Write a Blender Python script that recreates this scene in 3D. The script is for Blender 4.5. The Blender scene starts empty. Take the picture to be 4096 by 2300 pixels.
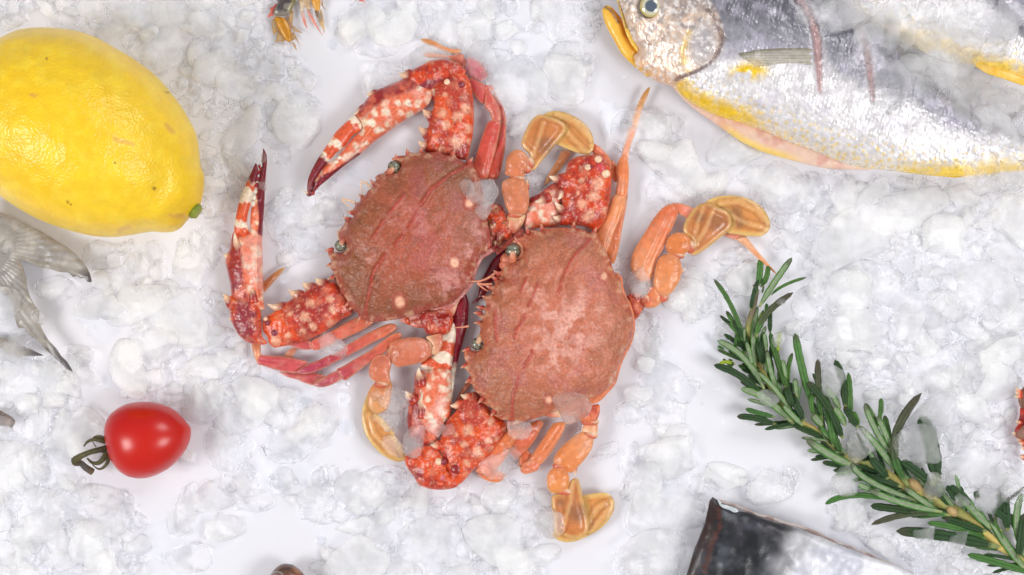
import bpy, bmesh, math, random
import numpy as np
from mathutils import Vector, Matrix, geometry

random.seed(7)
R_ = math.radians
SC = bpy.context.scene
K = 0.0004          # metres per millimetre-like unit used below (1 unit = 0.4 mm)
CAMH = 2250.0       # camera height in those units (0.9 m)

# ---------------------------------------------------------------- camera
cam_d = bpy.data.cameras.new("camera")
cam = bpy.data.objects.new("camera", cam_d)
SC.collection.objects.link(cam)
cam.location = (0, 0, CAMH * K)
cam_d.sensor_width = 36.0
cam_d.lens = 36.0 * CAMH / 1024.0
cam_d.clip_start = 0.05
cam_d.clip_end = 20
SC.camera = cam

# ---------------------------------------------------------------- world + softboxes
w = bpy.data.worlds.new("World"); SC.world = w; w.use_nodes = True
bg = w.node_tree.nodes["Background"]
bg.inputs[0].default_value = (0.97, 0.97, 1.0, 1); bg.inputs[1].default_value = 0.37

def softbox(name, loc, power, sx, sy, col, aim=(0, 0, 0)):
    d = bpy.data.lights.new(name, 'AREA'); d.shape = 'RECTANGLE'
    d.size = sx; d.size_y = sy; d.energy = power; d.color = col
    o = bpy.data.objects.new(name, d); SC.collection.objects.link(o)
    o.location = loc
    o.rotation_euler = (Vector(aim) - Vector(loc)).to_track_quat('-Z', 'Y').to_euler()
    return o
softbox('softbox', (-0.95, -0.30, 0.95), 9.0, 0.45, 0.45, (1, .985, .965))
softbox('softbox', (0.80, -0.35, 1.05), 7.4, 0.45, 0.45, (1, .985, .97))
softbox('softbox', (0.75, 0.85, 1.0), 6.0, 0.5, 0.5, (1, .985, .97), (0.12, 0.05, 0))

SC.view_settings.view_transform = 'Standard'
SC.view_settings.look = 'None'
SC.view_settings.exposure = 0.02
SC.view_settings.gamma = 1.0
SC.render.engine = 'CYCLES'
SC.cycles.max_bounces = 12
SC.cycles.diffuse_bounces = 7
SC.cycles.transmission_bounces = 8
SC.cycles.transparent_max_bounces = 32

# ================================================================ helpers
def P(X, Y, h=0.0):
    """photo measure (4096 wide) -> place on the board at height h units"""
    f = 1 - h / CAMH
    return Vector(((X / 4 - 512) * f * K, (287.5 - Y / 4) * f * K, h * K))

def frame(x0, y0, s):
    def f(pts):
        return [(x0 + p[0] * s, y0 + p[1] * s) for p in pts]
    return f
FA = frame(1150, 100, .4564); FB = frame(850, 560, .4564); FC = frame(1250, 560, .4564)
FD = frame(850, 1100, .4564); FE = frame(1800, 800, .4564); FF = frame(1900, 300, .4564)
FG = frame(1400, 1300, .484); FH = frame(1850, 1500, .5188); FI = frame(2300, 600, .4841)
FJ = frame(2380, 0, .484); FK = frame(3200, 0, .498); FL = frame(2800, 1000, .484)
FM = frame(3300, 1500, .5532); FN = frame(2500, 1900, .427); FO = frame(0, 60, .6503)
FP = frame(0, 820, .664); FQ = frame(200, 1550, .3112); FR = frame(1000, 0, .1941)
FS = frame(1000, 2150, .1553); FT = frame(3900, 1500, .2764); FU = frame(0, 1750, .3882)
FW = frame(0, 0, 1.5907)

def lin(r, g, b):
    f = lambda v: (v / 255 / 12.92) if v <= 10 else ((v / 255 + .055) / 1.055) ** 2.4
    return np.array([f(r), f(g), f(b)])

def sstep(a, b, x):
    t = np.clip((x - a) / (b - a), 0, 1); return t * t * (3 - 2 * t)

def mix(a, b, t):
    t = np.asarray(t)[:, None]
    return a * (1 - t) + b * t

def _h(ix, iy, seed):
    v = (ix.astype(np.int64) * 374761393 + iy.astype(np.int64) * 668265263 + seed * 1442695041) & 0x7fffffff
    v = ((v ^ (v >> 13)) * 1274126177) & 0x7fffffff
    v = (v ^ (v >> 16)) & 0xffff
    return v / 65535.0

def vn(x, y, s, seed=0):
    x = x / s + 1000; y = y / s + 1000
    ix = np.floor(x); iy = np.floor(y); fx = x - ix; fy = y - iy
    fx = fx * fx * (3 - 2 * fx); fy = fy * fy * (3 - 2 * fy)
    ix = ix.astype(np.int64); iy = iy.astype(np.int64)
    return (_h(ix, iy, seed) * (1 - fx) + _h(ix + 1, iy, seed) * fx) * (1 - fy) + \
           (_h(ix, iy + 1, seed) * (1 - fx) + _h(ix + 1, iy + 1, seed) * fx) * fy

def fbm(x, y, s, seed=0, n=3):
    r = 0; a = .5; t = 0
    for i in range(n):
        r = r + a * vn(x, y, s, seed + i * 17); t += a; a *= .55; s *= .5
    return r / t

def worley(x, y, s, seed=0):
    x = x / s + 1000; y = y / s + 1000
    ix = np.floor(x).astype(np.int64); iy = np.floor(y).astype(np.int64)
    best = np.full(x.shape, 9.)
    for dx in (-1, 0, 1):
        for dy in (-1, 0, 1):
            jx = ix + dx; jy = iy + dy
            px = jx + .15 + .7 * _h(jx, jy, seed); py = jy + .15 + .7 * _h(jx, jy, seed + 5)
            best = np.minimum(best, np.hypot(x - px, y - py))
    return best

def seg_near(px, py, poly, closed=True):
    """distance and nearest point to polyline"""
    a = np.asarray(poly, float); b = np.roll(a, -1, 0)
    if not closed: a = a[:-1]; b = b[:-1]
    best = np.full(px.shape, 1e18); nx = np.zeros_like(px); ny = np.zeros_like(py)
    for i in range(len(a)):
        dx, dy = b[i] - a[i]; L = dx * dx + dy * dy + 1e-12
        t = np.clip(((px - a[i, 0]) * dx + (py - a[i, 1]) * dy) / L, 0, 1)
        qx = a[i, 0] + t * dx; qy = a[i, 1] + t * dy
        d = (px - qx) ** 2 + (py - qy) ** 2
        m = d < best
        best[m] = d[m]; nx[m] = qx[m]; ny[m] = qy[m]
    return np.sqrt(best), nx, ny

def dline(x, y, poly):
    return seg_near(np.asarray(x, float), np.asarray(y, float), poly, False)[0]

def inside(px, py, poly):
    a = np.asarray(poly, float); b = np.roll(a, -1, 0)
    r = np.zeros(px.shape, bool)
    for i in range(len(a)):
        x1, y1 = a[i]; x2, y2 = b[i]
        if y1 == y2: continue
        c = ((y1 > py) != (y2 > py)) & (px < (x2 - x1) * (py - y1) / (y2 - y1) + x1)
        r ^= c
    return r

def resample(pts, step, smooth=True):
    p = np.asarray(pts, float); n = len(p); out = []
    for i in range(n):
        p0, p1, p2, p3 = p[i - 1], p[i], p[(i + 1) % n], p[(i + 2) % n]
        m = max(1, int(round(np.hypot(*(p2 - p1)) / step)))
        for j in range(m):
            t = j / m
            if smooth:
                q = .5 * ((2 * p1) + (-p0 + p2) * t + (2 * p0 - 5 * p1 + 4 * p2 - p3) * t * t + (-p0 + 3 * p1 - 3 * p2 + p3) * t ** 3)
                q = q * .75 + (p1 + (p2 - p1) * t) * .25
            else:
                q = p1 + (p2 - p1) * t
            out.append(q)
    return np.array(out)

THINGS = []      # outlines of things, for keeping ice out of them

def new_obj(name, me, mat, parent=None):
    o = bpy.data.objects.new(name, me); SC.collection.objects.link(o)
    if mat is not None and not me.materials: me.materials.append(mat)
    if parent is not None:
        o.parent = parent
        r = parent
        L = Vector((0, 0, 0))
        while r is not None:
            if r.type == 'EMPTY' or r.parent is None: L = L + Vector(r.location)
            r = r.parent
        o.matrix_parent_inverse = Matrix.Translation(-L) if parent.parent is None else Matrix.Identity(4)
    return o

def tag(o, label=None, cat=None, group=None, kind=None):
    if label: o['label'] = label
    if cat: o['category'] = cat
    if group: o['group'] = group
    if kind: o['kind'] = kind
    return o

def thing(name, label, cat, X, Y, group=None):
    o = bpy.data.objects.new(name, None); SC.collection.objects.link(o)
    o.location = P(X, Y, 0); o.empty_display_size = .01
    return tag(o, label, cat, group)

def mesh_from(name, V, F, cols=None, smooth=True):
    me = bpy.data.meshes.new(name)
    me.from_pydata([tuple(v) for v in V], [], [tuple(f) for f in F])
    if cols is not None:
        at = me.color_attributes.new("pigment", 'FLOAT_COLOR', 'POINT')
        c = np.ones((len(V), 4), np.float32); c[:, :3] = cols
        at.data.foreach_set('color', c.ravel())
    if smooth:
        me.polygons.foreach_set('use_smooth', [True] * len(me.polygons))
    me.update()
    return me

def inflate(name, outline, mat, parent=None, z0=10., k=.8, kb=.5, step=1.5, smooth=True,
            zf=None, relief=None, col=None, cap=None, keep=True, bcol=None):
    """a rounded solid body grown from its outline (outline in photo measure)"""
    if keep: THINGS.append(np.asarray(outline, float))
    o = resample(np.asarray(outline, float) / 4, step, smooth)
    # drop near-duplicate neighbours
    kp = [0]
    for i in range(1, len(o)):
        if np.hypot(*(o[i] - o[kp[-1]])) > step * .35: kp.append(i)
    o = o[kp]
    mn = o.min(0); mx = o.max(0)
    # inradius
    gx, gy = np.meshgrid(np.linspace(mn[0], mx[0], 34), np.linspace(mn[1], mx[1], 34))
    gx = gx.ravel(); gy = gy.ravel(); ins = inside(gx, gy, o)
    if not ins.any(): ins[:] = True
    Rin = seg_near(gx[ins], gy[ins], o)[0].max()
    cell = max(Rin / 16, max(mx - mn) / 260)
    nx = int((mx[0] - mn[0]) / cell) + 5; ny = int((mx[1] - mn[1]) / cell) + 5
    ox, oy = mn[0] - 2 * cell, mn[1] - 2 * cell
    CX, CY = np.meshgrid(ox + np.arange(nx) * cell, oy + np.arange(ny) * cell)
    M = inside(CX.ravel(), CY.ravel(), o).reshape(ny, nx)
    M[0] = M[-1] = False; M[:, 0] = M[:, -1] = False
    u = np.where(M, Rin * Rin * .2, 0.); c2 = cell * cell; Mf = M.astype(float)
    for it in range(700):
        v = np.zeros_like(u)
        v[1:-1, 1:-1] = .25 * (u[:-2, 1:-1] + u[2:, 1:-1] + u[1:-1, :-2] + u[1:-1, 2:] + c2)
        u = v * Mf
    def samp(x, y):
        fx = np.clip((x - ox) / cell, 0, nx - 1.001); fy = np.clip((y - oy) / cell, 0, ny - 1.001)
        ix = fx.astype(int); iy = fy.astype(int); fx -= ix; fy -= iy
        return (u[iy, ix] * (1 - fx) + u[iy, ix + 1] * fx) * (1 - fy) + (u[iy + 1, ix] * (1 - fx) + u[iy + 1, ix + 1] * fx) * fy
    # points
    st = step
    xs = np.arange(mn[0], mx[0], st); ys = np.arange(mn[1], mx[1], st * .866)
    HX, HY = np.meshgrid(xs, ys); HX = HX + (np.arange(len(ys)) % 2)[:, None] * st * .5
    HX = HX.ravel(); HY = HY.ravel(); HX = HX + .08 * st * np.sin(HY * 7.1); m = inside(HX, HY, o); HX = HX[m]; HY = HY[m]
    d = seg_near(HX, HY, o)[0]; m = d > st * .95; HX = HX[m]; HY = HY[m]
    t = np.roll(o, -1, 0) - np.roll(o, 1, 0); L = np.hypot(t[:, 0], t[:, 1]) + 1e-9
    n = np.stack([-t[:, 1] / L, t[:, 0] / L], 1)
    area = .5 * np.sum(o[:, 0] * np.roll(o[:, 1], -1) - np.roll(o[:, 0], -1) * o[:, 1])
    if area < 0: n = -n
    rings = []
    for off in (.14, .5):
        r = o + n * off * st
        if off > .3: r = r[::1]
        mm = inside(r[:, 0], r[:, 1], o); r = r[mm]
        if len(r):
            dd = seg_near(r[:, 0], r[:, 1], o)[0]; r = r[dd > off * st * .85]
            rings.append(r)
    pts = [o] + rings + [np.stack([HX, HY], 1)]
    pts = np.concatenate(pts)
    nb = len(o)
    res = geometry.delaunay_2d_cdt([Vector(p) for p in pts], [], [list(range(nb))], 1, 1e-5)
    if relief is None and mat.name == 'leg_shell':
        relief = lambda X_, Y_, d_: ((fbm(X_, Y_, 64, 4) - .5) * 3.2 + (fbm(X_, Y_, 22, 6) - .5) * 1.7) * sstep(0, 3, d_)
    V2 = np.array([(v.x, v.y) for v in res[0]]); F = [f for f in res[2]]
    F = [f for f in F if len(f) == 3]
    d, qx, qy = seg_near(V2[:, 0], V2[:, 1], o)
    x, y = V2[:, 0], V2[:, 1]
    lim = 2.2 * cell
    near = d < lim
    sx = x.copy(); sy = y.copy()
    dd = np.maximum(d, 1e-6)
    sx[near] = qx[near] + (x - qx)[near] / dd[near] * lim
    sy[near] = qy[near] + (y - qy)[near] / dd[near] * lim
    uu = samp(sx, sy)
    uu = np.where(near, uu * d / lim, uu)
    onb = d < 1e-4
    h = np.sqrt(np.maximum(2 * uu, 0))
    if cap is not None: h = cap * (1 - np.exp(-h / cap))
    X, Y = x * 4, y * 4
    base = np.full(len(x), float(z0)) if zf is None else zf(X, Y)
    zt = base + k * h; zb = base - kb * h
    if relief is not None: zt = zt + np.where(onb, 0, relief(X, Y, d))
    zb = np.maximum(zb, .3); zb = np.minimum(zb, zt)
    f = 1 - float(np.mean(base)) / CAMH
    nv = len(x)
    top = np.stack([(x - 512) * f * K, (287.5 - y) * f * K, zt * K], 1)
    idx = np.arange(nv) ; bi = np.where(onb)[0]
    bmap = np.full(nv, -1); inn = np.where(~onb)[0]; bmap[inn] = nv + np.arange(len(inn)); bmap[bi] = bi
    bot = np.stack([(x[inn] - 512) * f * K, (287.5 - y[inn]) * f * K, zb[inn] * K], 1)
    Vall = np.concatenate([top, bot])
    FF_ = []
    for a in F:
        # y axis flips, so reverse for upward normals
        p, q, r = a
        cr = (x[q] - x[p]) * (y[r] - y[p]) - (x[r] - x[p]) * (y[q] - y[p])
        if cr > 0: p, q, r = p, r, q
        FF_.append((p, q, r))
        if not (onb[p] and onb[q] and onb[r]):
            FF_.append((int(bmap[r]), int(bmap[q]), int(bmap[p])))
    cols = None
    if col is not None:
        c = col(X, Y, d); cb = c if bcol is None else np.tile(bcol, (nv, 1))
        cols = np.concatenate([c, cb[inn]])
    me = mesh_from(name, Vall, FF_, cols)
    return new_obj(name, me, mat, parent)

def tube(name, pts, radii, mat, parent=None, cols=None, seg=9, flat=1.0, rep=6, closed_tip=True):
    """pts: (X, Y, h) in photo measure + height; radii in units"""
    p = [Vector(P(*q)) for q in pts]; n = len(p)
    path = []; rr = []; cc = []
    for i in range(n - 1):
        p0 = p[max(i - 1, 0)]; p1 = p[i]; p2 = p[i + 1]; p3 = p[min(i + 2, n - 1)]
        for j in range(rep):
            t = j / rep
            path.append(.5 * ((2 * p1) + (-p0 + p2) * t + (2 * p0 - 5 * p1 + 4 * p2 - p3) * t * t + (-p0 + 3 * p1 - 3 * p2 + p3) * t ** 3))
            rr.append(radii[i] * (1 - t) + radii[i + 1] * t)
            if cols is not None: cc.append(cols[i] * (1 - t) + cols[i + 1] * t)
    path.append(p[-1]); rr.append(radii[-1])
    if cols is not None: cc.append(cols[-1])
    V = []; F = []; C = []
    for i, q in enumerate(path):
        t = (path[min(i + 1, len(path) - 1)] - path[max(i - 1, 0)]).normalized()
        side = t.cross(Vector((0, 0, 1)))
        if side.length < 1e-3: side = Vector((1, 0, 0))
        side.normalize(); up = side.cross(t)
        for s in range(seg):
            a = 2 * math.pi * s / seg
            V.append(q + (side * math.cos(a) + up * math.sin(a) * flat) * rr[i] * K)
            if cols is not None: C.append(cc[i])
    m = len(path)
    for i in range(m - 1):
        for s in range(seg):
            a = i * seg + s; b = i * seg + (s + 1) % seg
            F.append((a, b, b + seg, a + seg))
    V.append(path[0]); V.append(path[-1])
    if cols is not None: C.append(cc[0]); C.append(cc[-1])
    for s in range(seg):
        F.append((len(V) - 2, (s + 1) % seg, s))
        F.append((len(V) - 1, (m - 1) * seg + s, (m - 1) * seg + (s + 1) % seg))
    me = mesh_from(name, V, F, np.array(C) if cols is not None else None)
    return new_obj(name, me, mat, parent)

def ellipsoid(name, X, Y, h, rx, ry, rz, mat, parent=None, col=None, rot=0., sub=4):
    bm = bmesh.new(); bmesh.ops.create_icosphere(bm, subdivisions=sub, radius=1)
    V = np.array([v.co[:] for v in bm.verts]); F = [[v.index for v in f.verts] for f in bm.faces]; bm.free()
    c = P(X, Y, h); ca, sa = math.cos(rot), math.sin(rot)
    lx = V[:, 0] * rx; ly = V[:, 1] * ry
    W = np.stack([c.x + (lx * ca - ly * sa) * K, c.y + (lx * sa + ly * ca) * K, c.z + V[:, 2] * rz * K], 1)
    me = mesh_from(name, W, F, col(V) if col is not None else None)
    return new_obj(name, me, mat, parent)

# ================================================================ materials
def N(nt, t, **kw):
    n = nt.nodes.new(t)
    for a, b in kw.items():
        if a in n.inputs: n.inputs[a].default_value = b
        else: setattr(n, a, b)
    return n

def mat(name, rough=.4, color=None, attr=True, bumps=(), metallic=0., coat=0., coat_rough=.1, sss=0., sss_r=(.004, .002, .001),
        trans=0., var=0., var_s=6., speck=None, rough_var=0., alpha=1., ior=1.45, spec=.5):
    """bumps: (kind, size in units, height in units)"""
    m = bpy.data.materials.new(name); m.use_nodes = True; nt = m.node_tree
    b = nt.nodes["Principled BSDF"]; L = nt.links.new
    b.inputs['Roughness'].default_value = rough; b.inputs['Metallic'].default_value = metallic
    b.inputs['Coat Weight'].default_value = coat; b.inputs['Coat Roughness'].default_value = coat_rough
    b.inputs['Subsurface Weight'].default_value = sss; b.inputs['Subsurface Radius'].default_value = sss_r
    b.inputs['Subsurface Scale'].default_value = 1.0
    b.inputs['Transmission Weight'].default_value = trans; b.inputs['IOR'].default_value = ior
    b.inputs['Specular IOR Level'].default_value = spec
    b.inputs['Alpha'].default_value = alpha
    tc = N(nt, 'ShaderNodeTexCoord')
    if attr:
        a = N(nt, 'ShaderNodeAttribute', attribute_name='pigment'); cs = a.outputs['Color']
    else:
        a = N(nt, 'ShaderNodeRGB'); a.outputs[0].default_value = (*color, 1); cs = a.outputs[0]
    if var > 0:
        n = N(nt, 'ShaderNodeTexNoise'); n.inputs['Scale'].default_value = 1 / (var_s * K); n.inputs['Detail'].default_value = 4
        L(tc.outputs['Object'], n.inputs['Vector'])
        mr = N(nt, 'ShaderNodeMapRange'); mr.inputs[1].default_value = .3; mr.inputs[2].default_value = .7
        mr.inputs[3].default_value = 1 - var; mr.inputs[4].default_value = 1 + var
        L(n.outputs['Fac'], mr.inputs[0])
        vm = N(nt, 'ShaderNodeVectorMath', operation='MULTIPLY'); L(cs, vm.inputs[0]); L(mr.outputs[0], vm.inputs[1]); cs = vm.outputs[0]
    if speck is not None:      # (size, amount, colour)
        v = N(nt, 'ShaderNodeTexNoise'); v.inputs['Scale'].default_value = 1 / (speck[0] * K); v.inputs['Detail'].default_value = 2
        L(tc.outputs['Object'], v.inputs['Vector'])
        mr = N(nt, 'ShaderNodeMapRange'); mr.inputs[1].default_value = .58; mr.inputs[2].default_value = .72
        mr.inputs[3].default_value = 0; mr.inputs[4].default_value = speck[1]; L(v.outputs['Fac'], mr.inputs[0])
        mx = N(nt, 'ShaderNodeMix', data_type='RGBA'); L(mr.outputs[0], mx.inputs[0]); L(cs, mx.inputs[6]); mx.inputs[7].default_value = (*speck[2], 1)
        cs = mx.outputs[2]
    L(cs, b.inputs['Base Color'])
    if rough_var > 0:
        n = N(nt, 'ShaderNodeTexNoise'); n.inputs['Scale'].default_value = 1 / (14 * K); L(tc.outputs['Object'], n.inputs['Vector'])
        mr = N(nt, 'ShaderNodeMapRange'); mr.inputs[1].default_value = .3; mr.inputs[2].default_value = .7
        mr.inputs[3].default_value = max(.03, rough - rough_var); mr.inputs[4].default_value = rough + rough_var
        L(n.outputs['Fac'], mr.inputs[0]); L(mr.outputs[0], b.inputs['Roughness'])
    prev = None
    for kind, size, height in bumps:
        if kind == 'noise':
            t = N(nt, 'ShaderNodeTexNoise'); t.inputs['Scale'].default_value = 1 / (size * K); t.inputs['Detail'].default_value = 3; out = t.outputs['Fac']
            L(tc.outputs['Object'], t.inputs['Vector'])
        elif kind == 'pits':
            t = N(nt, 'ShaderNodeTexVoronoi'); t.inputs['Scale'].default_value = 1 / (size * K); t.feature = 'SMOOTH_F1'; out = t.outputs['Distance']
            L(tc.outputs['Object'], t.inputs['Vector'])
        elif kind == 'cells':
            t = N(nt, 'ShaderNodeTexVoronoi'); t.inputs['Scale'].default_value = 1 / (size * K); t.feature = 'F1'; out = t.outputs['Distance']
            L(tc.outputs['Object'], t.inputs['Vector'])
        bp = N(nt, 'ShaderNodeBump'); bp.inputs['Strength'].default_value = 1; bp.inputs['Distance'].default_value = height * K
        L(out, bp.inputs['Height'])
        if prev is not None: L(prev, bp.inputs['Normal'])
        prev = bp.outputs['Normal']
    if prev is not None:
        L(prev, b.inputs['Normal'])
        if coat > 0: L(prev, b.inputs['Coat Normal'])
    return m

def ice_mat(name, op0, op1, refr=.25, rough=.12, big=12., fine=2.2, bh=.5, bb=1.5, col=(.99, .988, .992), sss=1., ior=1.2, fior=1.3):
    """wet ice: see-through body, cloudy white patches, glossy skin"""
    m = bpy.data.materials.new(name); m.use_nodes = True; nt = m.node_tree; L = nt.links.new
    nt.nodes.remove(nt.nodes["Principled BSDF"]); out = nt.nodes["Material Output"]
    tc = N(nt, 'ShaderNodeNewGeometry')
    def noise(sz, det, ro=.6):
        n = N(nt, 'ShaderNodeTexNoise'); n.inputs['Scale'].default_value = 1 / (sz * K); n.inputs['Detail'].default_value = det; n.inputs['Roughness'].default_value = ro
        L(tc.outputs['Position'], n.inputs['Vector']); return n.outputs['Fac']
    def bump(h, d, nrm=None):
        b = N(nt, 'ShaderNodeBump'); b.inputs['Distance'].default_value = d * K; L(h, b.inputs['Height'])
        if nrm: L(nrm, b.inputs['Normal'])
        return b.outputs[0]
    nr = bump(noise(fine * 3.5, 2), bb * 2, bump(noise(fine, 4), bh * 2))
    tr = N(nt, 'ShaderNodeBsdfTransparent'); tr.inputs[0].default_value = (.996, .997, 1, 1)
    rf = N(nt, 'ShaderNodeBsdfRefraction'); rf.inputs['Color'].default_value = (.995, .997, 1, 1); rf.inputs['IOR'].default_value = ior; rf.inputs['Roughness'].default_value = rough; L(nr, rf.inputs['Normal'])
    df = N(nt, 'ShaderNodeBsdfPrincipled'); df.inputs['Base Color'].default_value = (*col, 1); df.inputs['Roughness'].default_value = .35; df.inputs['IOR'].default_value = 1.31
    df.inputs['Specular IOR Level'].default_value = .2
    df.inputs['Subsurface Weight'].default_value = sss; df.inputs['Subsurface Radius'].default_value = (1, 1, 1); df.inputs['Subsurface Scale'].default_value = 9 * K
    L(nr, df.inputs['Normal'])
    gl = N(nt, 'ShaderNodeBsdfGlossy'); gl.inputs['Roughness'].default_value = rough; L(nr, gl.inputs['Normal'])
    def mx(f, a, b):
        q = N(nt, 'ShaderNodeMixShader')
        if isinstance(f, float): q.inputs[0].default_value = f
        else: L(f, q.inputs[0])
        L(a, q.inputs[1]); L(b, q.inputs[2]); return q.outputs[0]
    cloud = df.outputs[0]
    mr = N(nt, 'ShaderNodeMapRange'); mr.inputs[1].default_value = .36; mr.inputs[2].default_value = .64; mr.inputs[3].default_value = op0; mr.inputs[4].default_value = op1
    L(noise(big, 2.5, .55), mr.inputs[0])
    ge = N(nt, 'ShaderNodeNewGeometry'); ft = N(nt, 'ShaderNodeMath', operation='SUBTRACT'); ft.inputs[0].default_value = 1; L(ge.outputs['Backfacing'], ft.inputs[1])
    rr = N(nt, 'ShaderNodeMath', operation='MULTIPLY'); rr.inputs[0].default_value = refr; L(ft.outputs[0], rr.inputs[1])
    clear = mx(rr.outputs[0], tr.outputs[0], rf.outputs[0])
    op = N(nt, 'ShaderNodeMath', operation='MULTIPLY'); L(mr.outputs[0], op.inputs[0]); L(ft.outputs[0], op.inputs[1])
    body = mx(op.outputs[0], clear, cloud)
    fr = N(nt, 'ShaderNodeFresnel'); fr.inputs['IOR'].default_value = fior; L(nr, fr.inputs['Normal'])
    f2 = N(nt, 'ShaderNodeMath', operation='MULTIPLY'); L(fr.outputs[0], f2.inputs[0]); L(ft.outputs[0], f2.inputs[1])
    L(mx(f2.outputs[0], body, gl.outputs[0]), out.inputs[0])
    return m

MILKY = ice_mat('milky_ice', .34, .7, refr=.4, rough=.06, fine=3.4, bh=.6, bb=.4, big=40)
WET = ice_mat('wet_ice', .08, .34, refr=.6, rough=.04, big=40, fine=3.4, bh=.6, bb=.6)
CLEAR = ice_mat('clear_ice', .1, .3, refr=.85, fior=1.45, rough=.02, big=40, fine=3.2, bh=1.0, bb=1.0, ior=1.31)
WATER = ice_mat('water', .0, .03, refr=1., rough=.0, fine=60, bh=.0, bb=.0)

SHELL = mat('crab_shell', rough=.4, coat=.4, coat_rough=.14, sss=.08, bumps=(('noise', 1.5, .5), ('noise', 4, .9), ('noise', 16, 1.6)), var=.2, var_s=2.6,
            speck=(1.3, .28, tuple(lin(238, 166, 120))), rough_var=.1)
CLAW = mat('claw_shell', rough=.3, coat=.5, coat_rough=.12, sss=.1, bumps=(('noise', 2.2, .45), ('noise', 7, .8)), var=.2, var_s=3.)
LEG = mat('leg_shell', rough=.32, coat=.45, coat_rough=.15, sss=.15, bumps=(('noise', 1.8, .3), ('noise', 9, .8)), var=.12, var_s=5.)
FINE = mat('paddle_shell', rough=.3, coat=.4, sss=.1, alpha=.84, bumps=(('noise', 3, .3),), var=.1, var_s=4., speck=(1.6, .25, tuple(lin(120, 80, 50))))
LEMON = mat('lemon_peel', rough=.33, coat=.15, coat_rough=.25, sss=.12, bumps=(('pits', 2.3, .6), ('noise', 8, .2), ('noise', 30, .5)), var=.07, var_s=14.)
TOMATO = mat('tomato_skin', rough=.3, coat=.18, coat_rough=.22, sss=.12, bumps=(), spec=.5)
STALK = mat('stalk', rough=.6, bumps=(('noise', 2, .5),), var=.25, var_s=3.)
LEAFM = mat('rosemary_leaf', rough=.5, bumps=(('cells', .9, .22), ('noise', 4, .5)), var=.18, var_s=4., spec=.35)
STEM = mat('rosemary_stem', rough=.6, bumps=(('noise', 2, .4),), var=.15, var_s=5.)
FIN = mat('fin', rough=.35, coat=.4, bumps=(('noise', 3, .4),), var=.12, var_s=5., alpha=.9)
FIN2 = mat('clear_fin', rough=.3, coat=.4, bumps=(('noise', 3, .4),), var=.12, var_s=5., alpha=.6)
SKIN2 = mat('dark_fish_skin', rough=.42, metallic=.15, coat=.25, coat_rough=.25, bumps=(('noise', 1.6, .2), ('noise', 30, 1.4)), var=.1, var_s=6.)
SNAIL = mat('snail_shell', rough=.25, coat=.5, bumps=(('noise', 4, .5),), var=.2, var_s=5.)
FLESH = mat('flesh', rough=.3, coat=.4, sss=.25, bumps=(('noise', 5, .8),), var=.06, var_s=6.)
EYEM = mat('eye', rough=.08, coat=1., coat_rough=.03)
JELLY = mat('prawn_shell', rough=.25, coat=.5, trans=.25, sss=.1, bumps=(('noise', 3, .4),), var=.1, var_s=4.)

def fish_mat():
    m = mat('fish_skin', rough=.34, metallic=.2, coat=.3, coat_rough=.12, var=.1, var_s=4.)
    nt = m.node_tree; L = nt.links.new; b = nt.nodes["Principled BSDF"]
    tc = N(nt, 'ShaderNodeTexCoord'); mp = N(nt, 'ShaderNodeMapping'); mp.inputs['Rotation'].default_value = (0, 0, R_(24)); mp.inputs['Scale'].default_value = (1, .62, 1)
    L(tc.outputs['Object'], mp.inputs['Vector'])
    v = N(nt, 'ShaderNodeTexVoronoi'); v.inputs['Scale'].default_value = 1 / (3.5 * K); v.inputs['Randomness'].default_value = .6; L(mp.outputs[0], v.inputs['Vector'])
    n = N(nt, 'ShaderNodeTexNoise'); n.inputs['Scale'].default_value = 1 / (9 * K); n.inputs['Detail'].default_value = 4; L(tc.outputs['Object'], n.inputs['Vector'])
    a = N(nt, 'ShaderNodeBump'); a.inputs['Distance'].default_value = .55 * K; L(v.outputs['Distance'], a.inputs['Height']); a.invert = True
    c = N(nt, 'ShaderNodeBump'); c.inputs['Distance'].default_value = 1.1 * K; L(n.outputs['Fac'], c.inputs['Height']); L(a.outputs[0], c.inputs['Normal'])
    L(c.outputs[0], b.inputs['Normal']); L(c.outputs[0], b.inputs['Coat Normal'])
    # each scale a little brighter or darker
    mr = N(nt, 'ShaderNodeMapRange'); mr.inputs[3].default_value = .18; mr.inputs[4].default_value = .5
    L(v.outputs['Color'], mr.inputs[0]); L(mr.outputs[0], b.inputs['Roughness'])
    old = b.inputs['Base Color'].links[0].from_socket
    m2 = N(nt, 'ShaderNodeMapRange'); m2.inputs[3].default_value = .86; m2.inputs[4].default_value = 1.1; L(v.outputs['Color'], m2.inputs[0])
    vm = N(nt, 'ShaderNodeVectorMath', operation='MULTIPLY'); L(old, vm.inputs[0]); L(m2.outputs[0], vm.inputs[1]); L(vm.outputs[0], b.inputs['Base Color'])
    return m
FISH = fish_mat()

# ================================================================ the board
bm = bmesh.new()
bmesh.ops.create_grid(bm, x_segments=2, y_segments=2, size=.6)
me = bpy.data.meshes.new('table_top'); bm.to_mesh(me); bm.free()
BOARD = mat('white_board', rough=.28, color=tuple(lin(230, 230, 237)), attr=False, bumps=(('noise', 60, .5),), var=.012, var_s=60)
board = new_obj('table_top', me, BOARD); tag(board, 'smooth glossy white table top wet with melted ice', None, None, 'structure')
# ================================================================ pigments of the crabs
C_CREAM = lin(246, 205, 170); C_WHITE = lin(244, 232, 212); C_CRIM = lin(122, 16, 34); C_ORG = lin(222, 80, 22)
C_RED = lin(208, 64, 30); C_DRED = lin(150, 36, 32); C_PURP = lin(138, 44, 60); C_SAL = lin(222, 112, 84)
C_LEGP = lin(196, 74, 82); C_LEGO = lin(226, 128, 84); C_AMB = lin(238, 178, 98); C_YEL = lin(238, 200, 122)

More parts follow.
